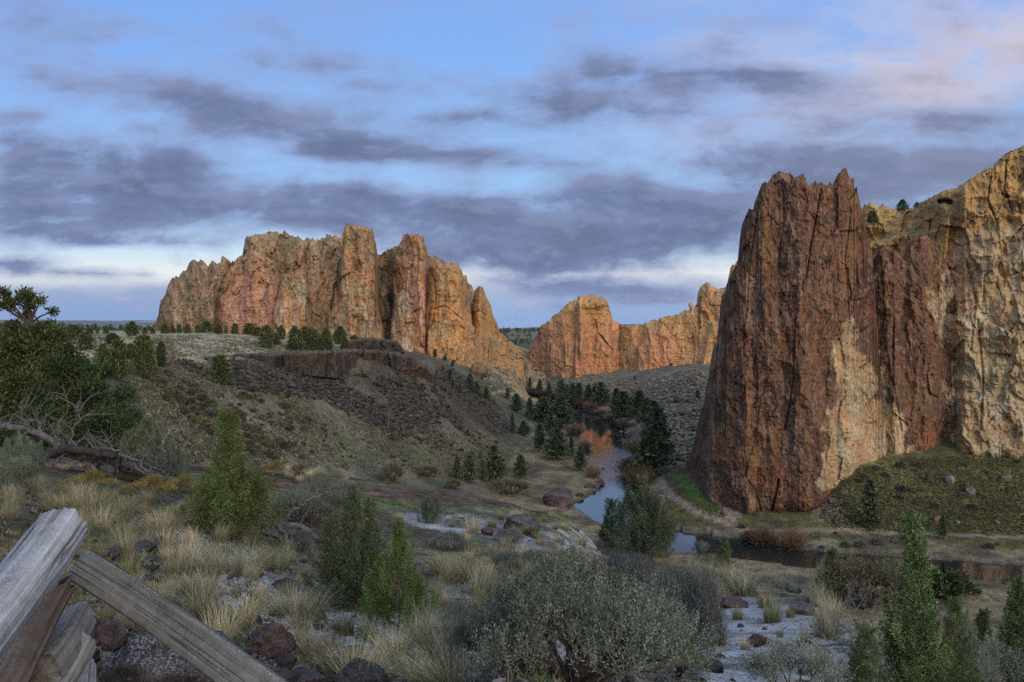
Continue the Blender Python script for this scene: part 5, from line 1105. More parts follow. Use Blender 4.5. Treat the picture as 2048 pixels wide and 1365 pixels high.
deadwood('brush_pile', y, [([(1625,1289),(1680,1288),(1745,1292)], 5, 4, DW), ([(1660,1285),(1700,1262),(1735,1250),(1765,1262)], 2.4, 1, DW), ([(1690,1290),(1720,1270),(1770,1268)], 2.2, 1, DW), ([(1740,1300),(1775,1310),(1800,1335)], 3, 1.2, DW), ([(1700,1310),(1740,1296),(1790,1300)], 2.4, 1, (.2, .19, .18)), ([(1690,1215),(1702,1238),(1712,1250)], 1, .6, (.2, .18, .16))],
    'low pile of grey dead branches left of the tallest slender juniper', 33, 'dead branch', .15)
x, y, z = hit(900, 1265)
deadwood('dead_branch', y, [([(885,1262),(910,1272),(935,1285)], 6, 4, DK), ([(890,1250),(905,1262),(925,1270)], 3, 1, DK)], 'short dark charred log beside the big sagebrush', 34, 'dead branch', .1)

# ---- sagebrush and other shrubs of the near rim
SG = [sage('sage_wide', 51), sage('sage_grey', 52, leaf=(.10, .10, .088), tip=(.165, .165, .15)),
      sage('sage_small', 53, .5, .55, 900, 14, nlobe=9), sage('twiggy', 54, .7, 1.0, 1300, 5, leaf=(.16, .135, .07), tip=(.24, .20, .10), nst=120, ll=.03, shl=(.15, .35)),
      sage('rabbit', 55, .55, .7, 1100, 14, leaf=(.11, .105, .045), tip=(.30, .20, .06), stemc=(.12, .10, .05), ll=.025, nlobe=9), sage('feather', 56, .45, .8, 1000, 16, leaf=(.15, .16, .115), tip=(.25, .255, .2), shl=(.25, .5), nlobe=8)]
SGD = [extent(q[0])[::-1] for q in SG]
def put_shrub(k, px, by, wpx, hpx, lab, cat='sagebrush', rz=0., group=None, name=None):
    x, y, z = hit(px, min(by, 1405)); a = wpx * y / F / SGD[k][0]; b = hpx * y / F / SGD[k][1]
    t = link(name or 'sagebrush', None, (x, y, z), (0, 0, rz), (a, a, b), label=lab, cat=cat, group=group)
    link('foliage', SG[k][0], parent=t); link('stem', SG[k][1], parent=t)
for q in [(0, 1150, 1385, 410, 275, 'largest sagebrush, a broad grey green dome at the bottom centre', 0), (0, 1020, 1330, 170, 130, 'low left shoulder of sage against the largest sagebrush', 2.),
          (1, 1352, 1300, 165, 170, 'dull grey sagebrush just right of the largest one', 1.), (1, 1262, 1180, 120, 70, 'low grey sagebrush behind the largest one', 2.4), (0, 618, 1052, 150, 86, 'rounded pale sagebrush behind the dead branch', 3.), (1, 690, 1010, 70, 50, 'small grey sagebrush behind the bushy juniper', .4),
          (5, 1585, 1400, 165, 118, 'feathery sage green shrub in the frost left of the brush pile', .3), (1, 912, 1262, 72, 58, 'small dark grey shrub left of the largest sagebrush', .8), (1, 893, 1100, 70, 36, 'low dark grey shrub right of the bright green juniper', 1.8),
          (1, 1020, 1085, 60, 26, 'low grey shrub before the dark boulder on the flat', 2.8), (1, 1240, 1150, 90, 32, 'flat grey shrub below the rim edge juniper', 3.8), (5, 1565, 1195, 46, 40, 'small silver shrub at the top of the right frost patch', 1.), (5, 2000, 1400, 100, 130, 'silver sage between the right hand junipers', 2.),
          (5, 1960, 1405, 80, 95, 'silver sage at the foot of the thin juniper', 3.), (1, 600, 1105, 60, 42, 'small grey shrub below the dead branch', 4.), (0, 20, 985, 90, 80, 'grey sage clump at the left edge below the leafy bush', 4.4), (5, 1400, 1110, 34, 30, 'small pale shrub on the rim right of the rim edge juniper', 5.), (0, 1050, 1145, 110, 45, 'low sage behind the crown of the largest sagebrush', 5.2)]:
    put_shrub(q[0], *q[1:6], rz=q[6])
put_shrub(3, 1722, 1215, 165, 118, 'bare twiggy olive shrub beside the small dense juniper', 'shrub', name='shrub')
for px, by, wpx, hpx, lab in [(170, 985, 90, 44, 'rusty topped rabbitbrush under the fallen tree'), (292, 998, 85, 48, 'rusty yellow rabbitbrush left of the cone shaped juniper'), (545, 950, 44, 30, 'small rusty shrub on the far side of the muddy trail'), (355, 985, 70, 34, 'dull rabbitbrush touching the cone shaped juniper')]:
    put_shrub(4, px, by, wpx, hpx, lab, 'rabbitbrush', name='rabbitbrush')
for px, by, wpx, hpx, lab in [(783, 965, 52, 48, 'rounded olive shrub on the far edge of the muddy trail'), (1015, 988, 96, 36, 'wide olive shrub below the small pines by the river'), (905, 978, 38, 24, 'small tan shrub at the right end of the muddy trail'), (600, 952, 44, 30, 'small olive shrub left along the muddy trail'), (850, 952, 60, 26, 'low olive shrub at the foot of the far slope')]:
    put_shrub(3, px, by, wpx, hpx, lab, 'shrub', name='shrub')

# ---- bunchgrass
TU = [tussock('tussock_tan', 61), tussock('tussock_fine', 62, .50, 360, .12, .25, .7), tussock('tussock_green', 63, .42, 330, .11, .62, .5), tussock('tussock_pale', 64, .46, 380, .12, .1, .6, tan=(.42, .34, .21)),
      tussock('tussock_grey', 65, .50, 420, .14, .25, .8, tan=(.285, .24, .165)), tussock('tussock_stiff', 66, .55, 170, .08, .4, .35, width=.007)]
TN = ['tan', 'fine straw', 'green based', 'pale straw', 'greyish', 'stiff upright']
MARKS = [(60, 1150, 'the silver fence log'), (330, 1290, 'the split fence rail'), (455, 1060, 'the cone shaped juniper'), (700, 1200, 'the bushy juniper'), (800, 1260, 'the bright green juniper'), (861, 1045, 'the round bluish juniper'), (1045, 1060, 'the dark boulder on the flat'),
         (1150, 1300, 'the largest sagebrush'), (1280, 1120, 'the rim edge juniper'), (1560, 1280, 'the right frost patch'), (1665, 1200, 'the small dense juniper'), (1828, 1330, 'the tallest slender juniper'), (200, 960, 'the fallen dead tree'), (575, 1080, 'the weathered dead branch'), (700, 975, 'the muddy trail'), (2000, 1300, 'the right hand junipers'), (1450, 1180, 'the rim above the dark river')]
G_T = 'bunchgrass tussocks on the near rim'
used_lab = {}
def put_tussock(px, by, hpx, k, rz):
    x, y, z = hit(px, min(by, 1405)); sc = min(hpx * y / F / .46, 1.45) * (.86 if px < 640 else 1)
    lab = '%s bunchgrass tussock near %s' % (TN[k], near_of(px, by, MARKS))
    size = '' if abs(sc - 1) < .18 else ('big ' if sc > 1 else 'small ')
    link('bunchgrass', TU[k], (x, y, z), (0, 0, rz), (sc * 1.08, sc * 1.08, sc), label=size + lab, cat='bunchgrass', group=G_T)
placed = []
rg = np.random.default_rng(91)
for px, by, hp, k in [(160,1025,75,0),(190,1035,70,0),(235,1055,80,0),(205,1060,60,3),(245,1080,60,4),(320,1085,70,0),(330,1100,55,3),(300,1070,60,0),(75,990,50,0),(30,1010,55,0),(15,1040,50,4),(120,1000,48,0),(380,1150,70,4),(420,1150,75,4),(460,1150,75,4),(500,1150,72,4),(535,1140,65,0),(560,1140,60,4),(370,1190,60,4),(410,1195,70,4),(350,1150,55,0),(590,1230,70,4),(620,1240,75,4),(560,1230,60,4),
                      (440,1290,100,3),(790,1330,80,3),(800,1322,70,1),(838,1372,75,3),(690,1270,60,2),(740,1280,55,2),(760,1300,55,2),(320,1060,55,3),(150,1270,65,0),(210,1245,55,0),(260,1260,60,0),(480,1330,60,2),(660,1300,45,2),(300,1240,50,5),(400,1215,62,5),(945,1068,38,3),(1035,1040,26,3),(985,1055,28,2),(940,1165,60,4),(900,1165,58,0),(960,1190,60,4),(940,1225,40,1),(880,1150,55,0),(1000,1130,50,0),(1120,1090,30,0),(1165,1095,28,0),(1175,1040,30,3),
                      (1330,1125,35,0),(1350,1150,45,0),(1385,1150,48,0),(1420,1160,55,4),(1460,1165,45,0),(1470,1185,52,4),(1410,1185,50,4),(1490,1190,55,4),(1545,1245,62,2),(1530,1215,45,1),(1655,1275,68,4),(1690,1235,62,0),(1740,1230,55,0),(1760,1250,60,0),(1590,1400,55,3),(1395,1280,75,5),(1370,1310,60,5),(1440,1290,44,2),(1550,1175,38,0),(1640,1200,40,0),(1360,1345,55,4),(800,1040,18,3),(905,1030,16,0),(930,1085,26,3),(1075,1080,24,0),(1130,1060,22,3),(1010,1095,26,4),(1205,1095,26,0),(1240,1120,30,0),(1150,1120,34,4),(1090,1045,18,2),(905,1055,20,2),(1475,1240,34,2),(1520,1330,36,0),(1610,1290,36,4),(1560,1275,26,2),(1490,1300,30,3),(1450,1215,36,0),(1640,1330,40,4),(1580,1235,28,0),(1420,1330,36,2),
                      (620,955,25,3),(640,950,22,3),(600,965,22,3),(575,945,22,3),(690,965,14,3),(780,965,26,3),(415,940,26,0)]:
    put_tussock(px, by, hp, k, rg.uniform(0, 6.3)); q = hit(px, min(by, 1405)); placed.append(q[:2])
regs = [([(0,975),(140,985),(340,1010),(380,1070),(250,1110),(150,1090),(130,1030),(0,1030)], 1.6), ([(160,1120),(400,1080),(560,1090),(620,1130),(620,1260),(520,1330),(380,1270),(250,1170)], 1.2), ([(880,1110),(960,1090),(1120,1110),(1100,1140),(960,1270),(880,1230),(870,1160)], 1.1), ([(1300,1120),(1500,1130),(1560,1170),(1420,1210),(1330,1180)], .8),
        ([(560,1280),(900,1290),(930,1390),(640,1390)], .8), ([(900,1020),(1220,1040),(1200,1100),(1000,1095),(890,1060)], .22), ([(1620,1200),(1790,1220),(1790,1270),(1650,1260)], 1.0), ([(560,940),(720,955),(900,968),(1000,975),(990,985),(760,972),(560,956)], .9), ([(1860,1320),(2040,1330),(2040,1400),(1860,1400)], .5)]
cand = in_region(regs, 900, 92); rg.shuffle(cand)
cnt = len(placed)
for px, by in cand:
    if cnt >= 240: break
    q = hit(px, min(by, 1400))
    if q[1] > 60 or min((q[0] - a) ** 2 + (q[1] - b) ** 2 for a, b in placed) < (.36 + .014 * q[1]) ** 2: continue
    k = int(rg.choice([0, 1, 2, 3, 4, 5], p=[.3, .1, .15, .15, .22, .08])); placed.append(q[:2]); cnt += 1
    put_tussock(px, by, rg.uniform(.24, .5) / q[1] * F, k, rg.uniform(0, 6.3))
# short grass and litter between them
pts = in_region([([(0,960),(380,990),(560,960),(900,1000),(1200,1035),(1330,1110),(1560,1150),(1680,1210),(1800,1250),(2048,1300),(2048,1400),(0,1400)], 1)], 11000, 93)
FRZ = [[(740,1000),(900,995),(1060,1006),(1200,1035),(1260,1080),(1340,1120),(1240,1150),(1120,1135),(1000,1110),(880,1100),(780,1060)],[(1380,1170),(1500,1150),(1620,1175),(1720,1215),(1780,1260),(1740,1310),(1700,1330),(1690,1420),(1400,1420),(1360,1330),(1420,1270)]]
inf = np.logical_or(*[inpoly(pts[:, 0], pts[:, 1], q) for q in FRZ]); pts = pts[~inf | (rg.uniform(0, 1, len(pts)) < .5)]
P = hits(pts[:, 0], pts[:, 1]); ok = P[:, 1] < 60; P = P[ok]; dn = fbm(P[:, 0] / 1.6, P[:, 1] / 1.6, o=3, seed=94); ok = dn > -.12; P = P[ok]; dn = dn[ok]
mix_ = rg.uniform(0, 1, (len(P), 1)); colr = np.where(mix_ < .42, [[.075, .09, .03]], np.where(mix_ < .8, [[.24, .19, .11]], [[.13, .10, .06]]))
link('grass', scatter_tufts('short_grass', P, rg.uniform(.04, .13, len(P)), colr, 95, 7, .09, 1.0, lean=.6), kind='stuff', label='short mixed grass and litter on the near rim', cat='grass')
# ---- stones of the near rim
m, nt, p = new_mat('frosted_basalt'); c = coord(nt)
b1 = nt.noise(c, 2.2, 7, .7); b2 = nt.noise(c, 9, 5, .7); b3 = nt.noise(c, 26, 4, .7)
bc_ = vary(nt, attr(nt), b1, .35, 1.7); bc_ = vary(nt, bc_, b2, .6, 1.45)
bc_ = nt.mix(nt.mr(b2, .56, .66, 0, .55), bc_, (.15, .145, .12, 1))
gn = nt.node('ShaderNodeSeparateXYZ'); nt.l.new(nt.node('ShaderNodeNewGeometry').outputs['Normal'], gn.inputs[0])
fz = nt.math('MULTIPLY', nt.mr(gn.outputs[2], .35, .85), nt.mr(b3, .47, .60))
bc_ = nt.mix(nt.math('MULTIPLY', fz, nt.mr(nt.node('ShaderNodeObjectInfo').outputs['Random'], 0, 1, .05, .4, smooth=False)), bc_, (.48, .50, .56, 1))
nt.l.new(bc_, p.inputs['Base Color']); bump(nt, p, nt.math('ADD', b1, nt.math('MULTIPLY', b2, .5)), .9, .12)
M_STONE = m
RK = [rock_mesh('stone', 200 + i, M_STONE, 4, ((.055, .042, .038), (.075, .052, .045), (.05, .043, .042), (.085, .05, .042), (.062, .055, .05), (.05, .04, .036))[i], .26, .85, .75) for i in range(6)]
def put_rock(px, by, wpx, hpx, k, lab, rz=0., dep=.9, group=None, name='boulder', cat='boulder'):
    x, y, z = hit(px, min(by, 1405)); a = wpx * y / F / 2; h = hpx * y / F
    return link(name, RK[k], (x, y + a * .3, z + h * .28), (0, 0, rz), (a, a * dep, h * .78), label=lab, cat=cat, group=group)
for q in [(1042, 1066, 70, 42, 0, 'dark brown boulder alone on the frosty flat'), (1118, 1012, 66, 34, 1, 'brown ledge of rock at the rim edge before the river'), (335, 1405, 260, 165, 5, 'big black boulder under the split rail'), (205, 1300, 78, 58, 3, 'reddish frosted boulder left of the split rail'),
          (533, 1312, 90, 62, 3, 'dark reddish boulder right of the split rail'), (720, 1385, 105, 60, 2, 'black lichened rock at the bottom left of the largest sagebrush'), (650, 1350, 55, 38, 4, 'frosted rock left of the black lichened one'), (615, 1385, 70, 40, 1, 'brown frosted rock at the bottom edge'),
          (285, 1105, 52, 26, 0, 'flat dark rock in the grass behind the rail'), (232, 1120, 46, 30, 5, 'grey rock beside the silver log'), (310, 1095, 40, 22, 4, 'small frosted slab before the cone shaped juniper'), (10, 950, 30, 50, 5, 'dark boulder at the left edge beside the leafy bush'),
          (1610, 1230, 56, 22, 1, 'brown bare slab in the right frost patch'), (1520, 1290, 42, 20, 3, 'reddish stone in the middle of the frost'), (1430, 1345, 44, 24, 0, 'dark stone left of the silver shrub at the bottom'), (1365, 1350, 26, 22, 5, 'small round stone at the foot of the grey sagebrush'), (1590, 1185, 30, 16, 4, 'small stone at the top of the frost patch'), (1630, 1215, 34, 22, 3, 'dark earthy rock under the small dense juniper'),
          (560, 1180, 60, 16, 4, 'flat frosted slab left of the bushy juniper'), (430, 1370, 60, 30, 4, 'frosted stone right beside the split rail'), (165, 1330, 60, 40, 5, 'dark rock below the squared block'), (975, 1070, 30, 16, 1, 'small brown rock left of the dark boulder'), (1480, 1180, 34, 18, 4, 'grey rock at the rim above the river'), (1180, 1395, 40, 24, 0, 'dark stone under the largest sagebrush'), (1540, 1340, 30, 16, 1, 'bare brown stone beside the silver shrub')]:
    put_rock(*q, rz=rg.uniform(0, 6), dep=rg.uniform(.7, 1))
put_rock(1470, 1215, 60, 16, 3, 'flat reddish rock above the frost', 1.)
cand = in_region([([(160,1080),(420,1070),(640,1130),(660,1290),(900,1320),(900,1395),(560,1395),(250,1180)], 1), ([(1380,1180),(1700,1220),(1700,1395),(1380,1395)], .3), ([(880,1030),(1200,1050),(1200,1110),(890,1090)], 1.2)], 150, 96)
for px, by in cand:
    q = hit(px, by); s_ = rg.uniform(.04, .13) * (.6 if px > 860 else 1)
    k = int(rg.integers(6)); o = link('stone', RK[k], (q[0], q[1], q[2] + s_ * .12), (rg.uniform(-.3, .3), rg.uniform(-.3, .3), rg.uniform(0, 6)), (s_, s_ * rg.uniform(.6, 1), s_ * rg.uniform(.4, .75)), label='small frosted stone lying near ' + near_of(px, by, MARKS), cat='stone', group='small stones on the near rim')
pts = in_region([([(150,1080),(640,1100),(900,1120),(1220,1150),(1400,1200),(1380,1400),(150,1400)], 1)], 3600, 97); P = hits(pts[:, 0], pts[:, 1]); P = P[P[:, 1] < 50]
def pebble_field(name, P, S, C, mat, seed):
    rg = np.random.default_rng(seed)
    base = np.array([[1, 0, 0], [0, 1, 0], [-1, 0, 0], [0, -1, 0], [0, 0, 1], [0, 0, -1], [.6, .6, .55], [-.6, .6, .5], [-.6, -.6, .55], [.6, -.6, .5]], float)
    tri = np.array([[4, 6, 7], [4, 7, 8], [4, 8, 9], [4, 9, 6], [0, 1, 6], [6, 1, 7], [1, 2, 7], [7, 2, 8], [2, 3, 8], [8, 3, 9], [3, 0, 9], [9, 0, 6], [1, 0, 5], [2, 1, 5], [3, 2, 5], [0, 3, 5]])
    n = len(P); V = base[None] * (1 + .28 * rg.normal(size=(n, 10, 1)).clip(-2, 2)) * rg.uniform(.6, 1.2, (n, 1, 3)) * np.array([1, 1, .75])
    a = rg.uniform(0, 6.3, n); ca, sa = np.cos(a), np.sin(a)
    V = np.stack([V[..., 0] * ca[:, None] - V[..., 1] * sa[:, None], V[..., 0] * sa[:, None] + V[..., 1] * ca[:, None], V[..., 2]], -1)
    V = V * S[:, None, None] + P[:, None] + np.array([0, 0, .25]) * S[:, None, None]
    f = (np.arange(n)[:, None, None] * 10 + tri[None]).reshape(-1, 3)
    return mesh_np(name, V.reshape(-1, 3), [f], np.repeat(C, 10, axis=0), mats=[mat])
link('gravel', pebble_field('gravel', P, rg.uniform(.012, .045, len(P)), np.array([.075, .058, .05]) * rg.uniform(.5, 1.9, (len(P), 1)), M_STONE, 98), kind='stuff', label='loose gravel on the near rim', cat='gravel')
print('near', round(time.time() - T0, 1))
# ------------------------------------------------------------------ broken split-rail fence at lower left
m, nt, p = new_mat('silver_wood'); 
gr_ = attr(nt, 'grain', 'Fac'); c = coord(nt)
g1 = nt.noise(c, 22, 6, .65, .4)
wc = vary(nt, attr(nt), g1, .7, 1.3)
geo = nt.node('ShaderNodeSeparateXYZ'); nt.l.new(nt.node('ShaderNodeNewGeometry').outputs['Normal'], geo.inputs[0])
fz = nt.math('MULTIPLY', nt.mr(geo.outputs[2], .45, .9), nt.mr(nt.noise(c, 170, 5, .75), .5, .66))
wc = nt.mix(nt.math('MULTIPLY', fz, .34), wc, (.50, .51, .53, 1))
nt.l.new(wc, p.inputs['Base Color']); p.inputs['Roughness'].default_value = .9; bump(nt, p, g1, .35, .02)
M_WOOD = m
def timber(name, A, B, prof, col, seed, nl=150, na=84, rough=.10, ang=0., taper=(1, 1), endcut=.0, crack=1.0, side=None):
    """weathered log or split timber from A to B; prof = radius at polar angles (closed), grooves run along the grain"""
    A = np.asarray(A, float); B = np.asarray(B, float); T = nrm(B - A); L = np.linalg.norm(B - A)
    s_ = nrm(np.cross(T, [0, 0, 1.])); u_ = np.cross(s_, T)
    a = np.linspace(0, 2 * np.pi, na, endpoint=False); t = np.linspace(0, 1, nl)
    pr = np.interp((a + ang) % (2 * np.pi), np.linspace(0, 2 * np.pi, len(prof) + 1), list(prof) + [prof[0]])
    AA, TT = np.meshgrid(a, t); R = np.tile(pr, (nl, 1)) * (taper[0] + (taper[1] - taper[0]) * TT)
    cx, sx = np.cos(AA) * 3, np.sin(AA) * 3
    fine = fbm(cx * 2.6, sx * 2.6, TT * L * 2.2, o=3, seed=seed, g=.6); mid = fbm(cx * .8, sx * .8, TT * L * 1.6, o=3, seed=seed + 1)
    gv = ridged(cx * 2.3 + .35 * mid, sx * 2.3 + .2 * fine, TT * L * .9 + seed, o=2, seed=seed + 2); cr = ss(.5, .9, gv) * crack * ss(-.35, .25, fbm(cx * .6, sx * .6, TT * L * 2.5, o=2, seed=seed + 8))
    R = R * (1 + rough * mid + rough * .35 * fine - rough * 2.2 * cr)
    ends = 1 - .35 * ss(.03, 0, TT) ** 2 * 0
    bend = .02 * L * np.sin(TT * 3 + seed)
    ext = endcut * (fbm(cx * 1.2, sx * 1.2, o=3, seed=seed + 4)) * (ss(.12, 0, TT) * -1 + ss(.88, 1, TT))
    V = A + (TT * L + ext)[..., None] * T + (R * np.cos(AA) + bend)[..., None] * s_ + (R * np.sin(AA))[..., None] * u_
    k = np.clip(.55 + .5 * fine + .35 * mid, 0, 1)[..., None]
    C = np.asarray(col) * (.55 + .75 * k); C = C * (1 - .9 * np.minimum(cr, 1))[..., None]
    n = na; i = np.arange(nl - 1)[:, None] * n; j = np.arange(n)[None]; f = np.stack([i + j, i + (j + 1) % n, i + n + (j + 1) % n, i + n + j], -1).reshape(-1, 4)
    V = V.reshape(-1, 3); C = C.reshape(-1, 3); fl = [f]
    # end grain: rings of faces closing each end
    for e, row in ((0, 0), (1, nl - 1)):
        ring = np.arange(n) + row * n; cen = V[ring].mean(0); prev = ring; off = len(V)
        for q in (.66, .33, .04):
            NV_ = cen + (V[ring] - cen) * q + T * (.02 * (1 if e else -1)) * (1 - q) * (.3 + .5 * rng.normal(size=(n, 1)) * .3); idx = np.arange(n) + len(V)
            V = np.vstack([V, NV_]); C = np.vstack([C, np.asarray(col) * (.45 + .3 * rng.uniform(0, 1, (n, 1)))])
            qf = np.stack([prev, np.roll(prev, -1), np.roll(idx, -1), idx], 1); fl.append(qf if e == 0 else qf[:, ::-1]); prev = idx
    return mesh_np(name, V, fl, C, smooth=True, mats=[M_WOOD])
o = wpos(60, 1200, 2.1); o[2] = float(ground(o[0], o[1]))
FE = link('rail_fence', None, o, label='broken rail fence of weathered timber at the lower left corner', cat='fence')
bpy.context.view_layer.update()
def fpart(name, me, lab=None):
    q = link(name, me, parent=FE, label=lab); q.matrix_parent_inverse = FE.matrix_basis.inverted(); return q
round_ = [1, 1, 1, 1, 1, 1, 1, 1]
def rect(w, h, p=5):
    a = np.linspace(0, 2 * np.pi, 72, endpoint=False); return list((np.abs(np.cos(a) / w) ** p + np.abs(np.sin(a) / h) ** p) ** (-1 / p))
fpart('log', timber('silver_log', wpos(-150, 1430, 1.72), wpos(112, 1055, 2.35), [.074, .070, .066, .072, .068, .064, .068, .073], (.20, .20, .205), 5, 220, 110, .13, endcut=.025, taper=(1.05, .96)), 'thick silver log with deep cracks')
fpart('log', timber('brown_log', wpos(-40, 1440, 2.2), wpos(108, 1165, 2.52), [.075, .07, .062, .07, .075, .07, .065, .07], (.085, .066, .055), 9, 160, 90, .16, endcut=.05), 'dark brown split log')
fpart('block', timber('block', wpos(70, 1350, 2.35), wpos(150, 1238, 2.72), rect(.06, .048, 8), (.155, .14, .125), 13, 60, 96, .03, ang=-.35, crack=.4), 'squared stub of timber')
fpart('log', timber('pale_log', wpos(70, 1450, 2.3), wpos(150, 1290, 2.6), [.06, .05, .055, .06, .05, .055], (.19, .175, .16), 17, 100, 70, .12), 'pale split log under the block')
fpart('log', timber('low_log', wpos(140, 1470, 2.45), wpos(160, 1335, 2.75), [.05, .045, .04, .05], (.22, .205, .19), 19, 60, 60, .12))
fpart('rail', timber('split_rail', wpos(148, 1134, 2.62), wpos(640, 1452, 2.12), rect(.022, .052, 9), (.112, .104, .09), 23, 260, 120, .075, ang=-.55, endcut=.012, crack=1.2), 'long split rail dusted with frost')
pz = wpos(40, 1030, 2.9); fpart('post', timber('stake', (pz[0], pz[1], float(ground(pz[0], pz[1])) - .1), pz, [.014, .013, .014, .013], (.05, .04, .038), 29, 40, 24, .06), 'thin dark stake behind the silver log')

# wooden railing along the trail across the river
xs_ = np.linspace(1806, 1972, 9); pts = [hit(q, 1071 + (q - 1806) * .035) for q in xs_]
x0, y0, z0 = pts[0]; TF = link('trail_railing', None, pts[0], label='low wooden railing along the trail beyond the river', cat='railing'); bpy.context.view_layer.update()
for q in pts:
    mb = MB(); mb.tube([(q[0], q[1], q[2] - .2), (q[0], q[1], q[2] + 1.05)], [.09, .08], 6, (.16, .13, .11)); link('post', mb.mesh('railing_post', [M_DEAD]), parent=TF).matrix_parent_inverse = TF.matrix_basis.inverted()
for h in (.95, .5):
    mb = MB(); mb.tube([(q[0], q[1] - .1, q[2] + h) for q in pts], .07, 6, (.19, .16, .135)); link('rail', mb.mesh('railing_rail', [M_DEAD]), parent=TF).matrix_parent_inverse = TF.matrix_basis.inverted()
# ------------------------------------------------------------------ trees, shrubs and rubble of the canyon
PI_ = [far_tree('pine_a', 16, 4.6, 301, 'pine', 2200, (.05, .064, .034), (.095, .112, .056)), far_tree('pine_b', 16, 4.0, 302, 'pine', 2000, (.045, .06, .036), (.085, .105, .06)), far_tree('pine_c', 16, 5.6, 303, 'pine', 2400, (.055, .068, .036), (.10, .118, .058)),
       far_tree('pine_d', 16, 4.2, 304, 'pine', 1900, (.06, .066, .036), (.105, .11, .054))]
JU = [far_tree('far_juniper_a', 6, 2.5, 311, 'juniper', 1500, (.032, .044, .017), (.068, .082, .03)), far_tree('far_juniper_b', 6, 2.2, 312, 'juniper', 1400, (.038, .048, .017), (.075, .085, .03)), far_tree('far_juniper_c', 6, 3.0, 313, 'juniper', 1600, (.028, .038, .016), (.058, .07, .028))]
BU = [far_tree('bush_a', 2, 1.4, 321, 'bush', 900, (.075, .075, .05), (.125, .12, .08), (.08, .06, .05)), far_tree('bush_b', 2, 1.5, 322, 'bush', 900, (.05, .05, .038), (.09, .085, .062)), far_tree('bush_c', 2, 1.3, 323, 'bush', 900, (.055, .08, .02), (.10, .13, .035)), far_tree('bush_d', 2, 1.4, 324, 'bush', 900, (.10, .082, .05), (.17, .14, .08))]
BU.append(far_tree('bush_e', 2, 1.5, 325, 'bush', 1500, (.03, .042, .016), (.055, .07, .026)))
WI = [wands('willow_orange', 331, 3.0, 1.7, 520, (.12, .07, .04), (.175, .105, .06)), wands('willow_red', 332, 2.6, 1.8, 520, (.09, .045, .036), (.145, .08, .06), .05), wands('willow_pink', 333, 2.6, 1.8, 520, (.17, .115, .08), (.25, .17, .12), .05)]
rg = np.random.default_rng(401)
def put_far(name, me, H, px, by, ty, lab, cat, group=None, wk=1.0, ymin=60, jit=True):
    x, y, z = hit(px, by, ymin); s = max((by - ty) * y / F / H, .05)
    return link(name, me, (x, y, z - .02 * H * s), (0, 0, rg.uniform(0, 6.3)), (s * wk, s * wk, s), label=lab, cat=cat, group=group)
# pines along the river
RM = [(960, 965, 'beside the rocky shore at the near bend'), (1115, 880, 'on the left bank above the near bend'), (1040, 830, 'at the foot of the left slope'), (1110, 780, 'on the far bank below the orange peak'), (1200, 790, 'on the far bank by the red willows'), (1280, 820, 'on the right bank below the scree'), (925, 740, 'on the shoulder below the massif'), (1090, 740, 'on the bare slope under the orange peak')]
PIN = [(1085,846,790,1.15,2),(1060,838,792,1,0),(1034,826,784,1.1,0),(1101,872,818,1,3),(1015,800,772,.9,3),(940,966,905,1.0,0),(989,966,885,1.1,2),(1041,958,906,1.2,2),(913,960,908,1,3),(965,962,915,1,3),(1113,920,852,1.15,2),(1123,856,788,1.5,2),(1079,904,840,.9,1),(1161,942,889,1.0,0),(1048,873,840,1.1,2),(1025,868,820,.6,1),(1095,838,790,1.1,0),(1010,815,778,1,1),(972,800,770,1.1,3),(955,792,760,1.1,0),(1142,912,868,.9,1),(995,790,762,1,3),(940,780,752,1.1,0),
       (925,768,721,.95,1),(941,775,745,1,0),(1079,788,756,1.1,0),(1098,788,760,1.0,1),(1123,793,757,1.1,2),(1144,800,763,1.1,0),(1157,805,762,1.1,1),(1176,809,766,1.1,0),(1190,812,768,1,1),(1203,812,761,1.2,2),(1232,820,772,1.0,1),(1245,843,778,1.1,2),(1262,838,790,1.1,0),(1279,844,776,1.2,2),(1292,850,790,1,1),(1306,846,798,1.2,2),(1236,850,812,1.1,0),(1060,776,752,1,1),(1135,792,766,1,1),
       (1088,738,727,1.6,2),(1103,742,732,1.3,1),(1120,745,735,1,0),(1270,762,750,1,0),(1395,800,778,1,1),(870,716,697,1,1),(890,722,708,1.2,2),(905,735,718,1,0),(952,722,712,1.4,2),(972,724,714,1.2,1),(1025,715,704,1.4,0),(900,762,735,1,1),(885,748,728,1,0),(920,790,760,1,3),(905,775,752,1,3)]
rgp = np.random.default_rng(12)
for px, by, ty, wk, k in PIN:
    if px < 1180 and by < 872 and rgp.uniform() < .12: continue
    ty = ty + .12 * (by - ty)
    sz = by - ty; ad = 'tall' if sz > 55 else ('small' if sz < 34 else 'mid sized')
    put_far('pine_tree', PI_[k], 16, px, by, ty, '%s dark pine %s' % (ad, near_of(px, by, RM)), 'pine', 'pines along the river', wk * rg.uniform(.85, 1.3))
put_far('pine_tree', PI_[2], 16, 1313, 950, 822, 'biggest lone pine on the right bank beside the brown tower', 'pine', None, .85)
put_far('pine_tree', PI_[0], 16, 1288, 958, 880, 'shorter pine joined to the left of the biggest lone pine', 'pine', None, 1.2)
put_far('pine_tree', PI_[3], 16, 1742, 1062, 962, 'dim slender pine on the grassy slope under the cliff', 'pine', None, .9)
put_far('pine_tree', PI_[1], 16, 1885, 1078, 1030, 'small pine beside the trail railing', 'pine', None, .9)
